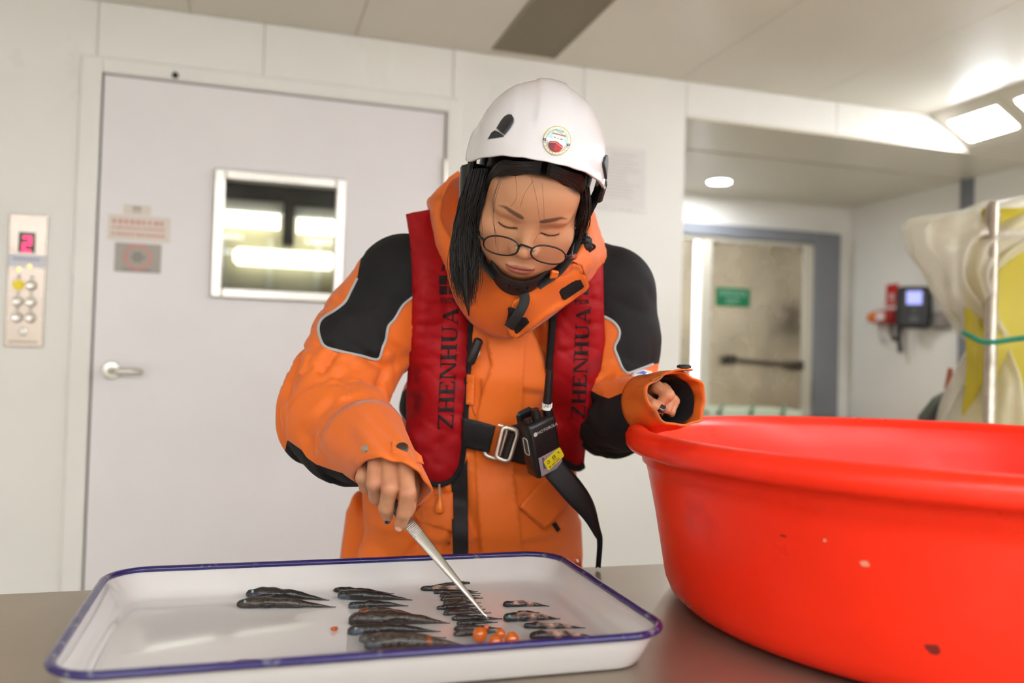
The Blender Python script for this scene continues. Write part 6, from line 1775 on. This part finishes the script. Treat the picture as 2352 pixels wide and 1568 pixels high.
for x, y in ((1186, 568), (1226, 574)):
    c = at(x, y, GD+.006); V, F = lathevf([(0, -.004), (.0022, -.002), (.0026, .0), (.002, .003), (0, .004)], 12, c); mob('nose_pad', V, F, mat('nose_pad', srgb(190, 170, 140), .2, trans=.4), gl, True)

# ================================================================== hair
M_hair = mat('hair_black', srgb(26, 20, 18), .36, spec=.5, var=.3, vscale=60)
hr = MB(); rh = np.random.RandomState(4)
def lock(C3, W, n_str, r=.00055, spread=.9, seg=16, nside=4, jit=.004):
    """bundle of strands: C3 centre line points, W half widths across the image and in depth"""
    C3 = np.array(C3); W = np.array(W)
    for _ in range(n_str):
        a, b = rh.uniform(-1, 1), rh.uniform(-1, 1)
        if a*a+b*b > 1: continue
        ks = rh.randn(len(C3), 3)*jit*np.linspace(.1, 1, len(C3))[:, None]
        e = rh.uniform(.80, 1.0)
        P = spline(C3+(a*W[:, :1])*CR+(b*W[:, 1:])*CF+ks, seg); P = P[:max(4, int(seg*e))]
        R_ = r*rh.uniform(.7, 1.3)*np.r_[np.ones(len(P)-3), .8, .5, .15]
        hr.add(*tubevf(P, R_, nside, cap=False))
def core(C3, W, n=10):
    P = spline(C3, 24); W = spline(np.c_[np.array(W), np.zeros(len(W))], 24); rings = []
    for p_, w_ in zip(P, W): rings.append([p_+CR*w_[0]*math.cos(t)+CF*w_[1]*math.sin(t) for t in np.linspace(0, 2*math.pi, n, endpoint=False)])
    hr.add(*loft(rings, True, True))
# curtain on the image left, falling in front of collar and vest
LC = [at(1103, 392, 1.235), at(1089, 450, 1.245), at(1076, 510, 1.258), at(1069, 570, 1.266), at(1068, 640, 1.270), at(1077, 725, 1.280)]
LW = [(.018, .02), (.018, .022), (.019, .020), (.022, .018), (.020, .014), (.009, .006)]
core(LC, [(a*q, b*.7) for (a, b), q in zip(LW, (.85, .8, .72, .6, .45, .1))]); lock(LC, LW, 620, r=.0005, jit=.0045, seg=18)
LC2 = [at(1085, 405, 1.26), at(1066, 480, 1.275), at(1052, 560, 1.285), at(1050, 620, 1.29), at(1064, 690, 1.29)]
lock(LC2, [(.010, .016), (.011, .016), (.009, .014), (.009, .010), (.006, .006)], 150, jit=.004)
core([at(1088, 385, 1.26), at(1082, 430, 1.27), at(1072, 500, 1.29)], [(.02, .03), (.018, .03), (.012, .02)])
# right side, shorter
RC = [at(1338, 432, 1.225), at(1343, 475, 1.24), at(1338, 515, 1.255), at(1328, 552, 1.265)]
RW_ = [(.010, .02), (.009, .018), (.007, .014), (.002, .004)]
core(RC, [(a*.8, b*.8) for a, b in RW_]); lock(RC, RW_, 160, jit=.003)
# band of hair over the forehead under the brim: strands combed from the parting down to both temples
for k_ in range(520):
    sx = -1 if rh.rand() < .5 else 1; t = rh.rand()
    x0 = sx*rh.uniform(.0, .03); 
    f_ = rh.uniform(0, 1)
    pts = [(sx*.004+x0*.2, .083+.008*(1-f_), .091+.016*f_), (sx*(.026+.010*f_), .081, .086+.014*f_-.006*t), (sx*(.050+.010*f_), .064, .066+.022*f_-.008*t), (sx*(.066+.006*f_), .040, .034+.016*f_-.01*t), (sx*(.075+.004*f_), .022, -.012)]
    P = spline([hl(q) for q in pts], 14); hr.add(*tubevf(P, .0006*np.r_[np.ones(12), .6, .2], 4, cap=False))
# hair over the ears and nape
rings = []
for z, yc, rx, ry in ((.075, -.030, .080, .072), (.045, -.032, .0855, .074), (.010, -.036, .0865, .068), (-.030, -.040, .083, .060), (-.070, -.044, .074, .048), (-.105, -.046, .060, .036), (-.118, -.046, .04, .02)):
    rings.append([hl((rx*math.cos(t)*(1+.03*math.sin(t*9)), yc+ry*math.sin(t), z+.004*math.sin(t*7))) for t in np.linspace(0, 2*math.pi, 48, endpoint=False)])
hr.add(*loft(rings, True, True))
# loose single hairs over the face
for pts in ([(1150, 412, 1.175), (1136, 450, 1.165), (1133, 500, 1.160), (1140, 560, 1.150), (1148, 588, 1.150)], [(1148, 412, 1.175), (1132, 455, 1.166), (1131, 505, 1.160), (1143, 545, 1.152), (1144, 575, 1.150)], [(1145, 414, 1.176), (1134, 460, 1.166), (1135, 510, 1.158), (1139, 570, 1.150)], [(1152, 414, 1.174), (1140, 450, 1.166), (1134, 490, 1.160), (1138, 540, 1.154)],
            [(1108, 440, 1.20), (1106, 500, 1.19), (1109, 540, 1.185)], [(1184, 405, 1.160), (1187, 450, 1.150), (1174, 474, 1.150)], [(1220, 404, 1.155), (1232, 455, 1.148), (1239, 505, 1.150), (1239, 530, 1.150), (1224, 560, 1.145)], [(1245, 420, 1.155), (1249, 470, 1.150), (1250, 510, 1.150)], [(1224, 415, 1.155), (1205, 445, 1.150), (1195, 475, 1.150)],
            [(1342, 470, 1.22), (1345, 510, 1.225), (1340, 545, 1.235)], [(1062, 520, 1.26), (1046, 545, 1.255), (1036, 562, 1.25)]):
    P = spline([at(*q) for q in pts], 20); hr.add(*tubevf(P, .00020, 4, cap=False))
hair = hr.build('hair', M_hair, person, True, recalc=False)
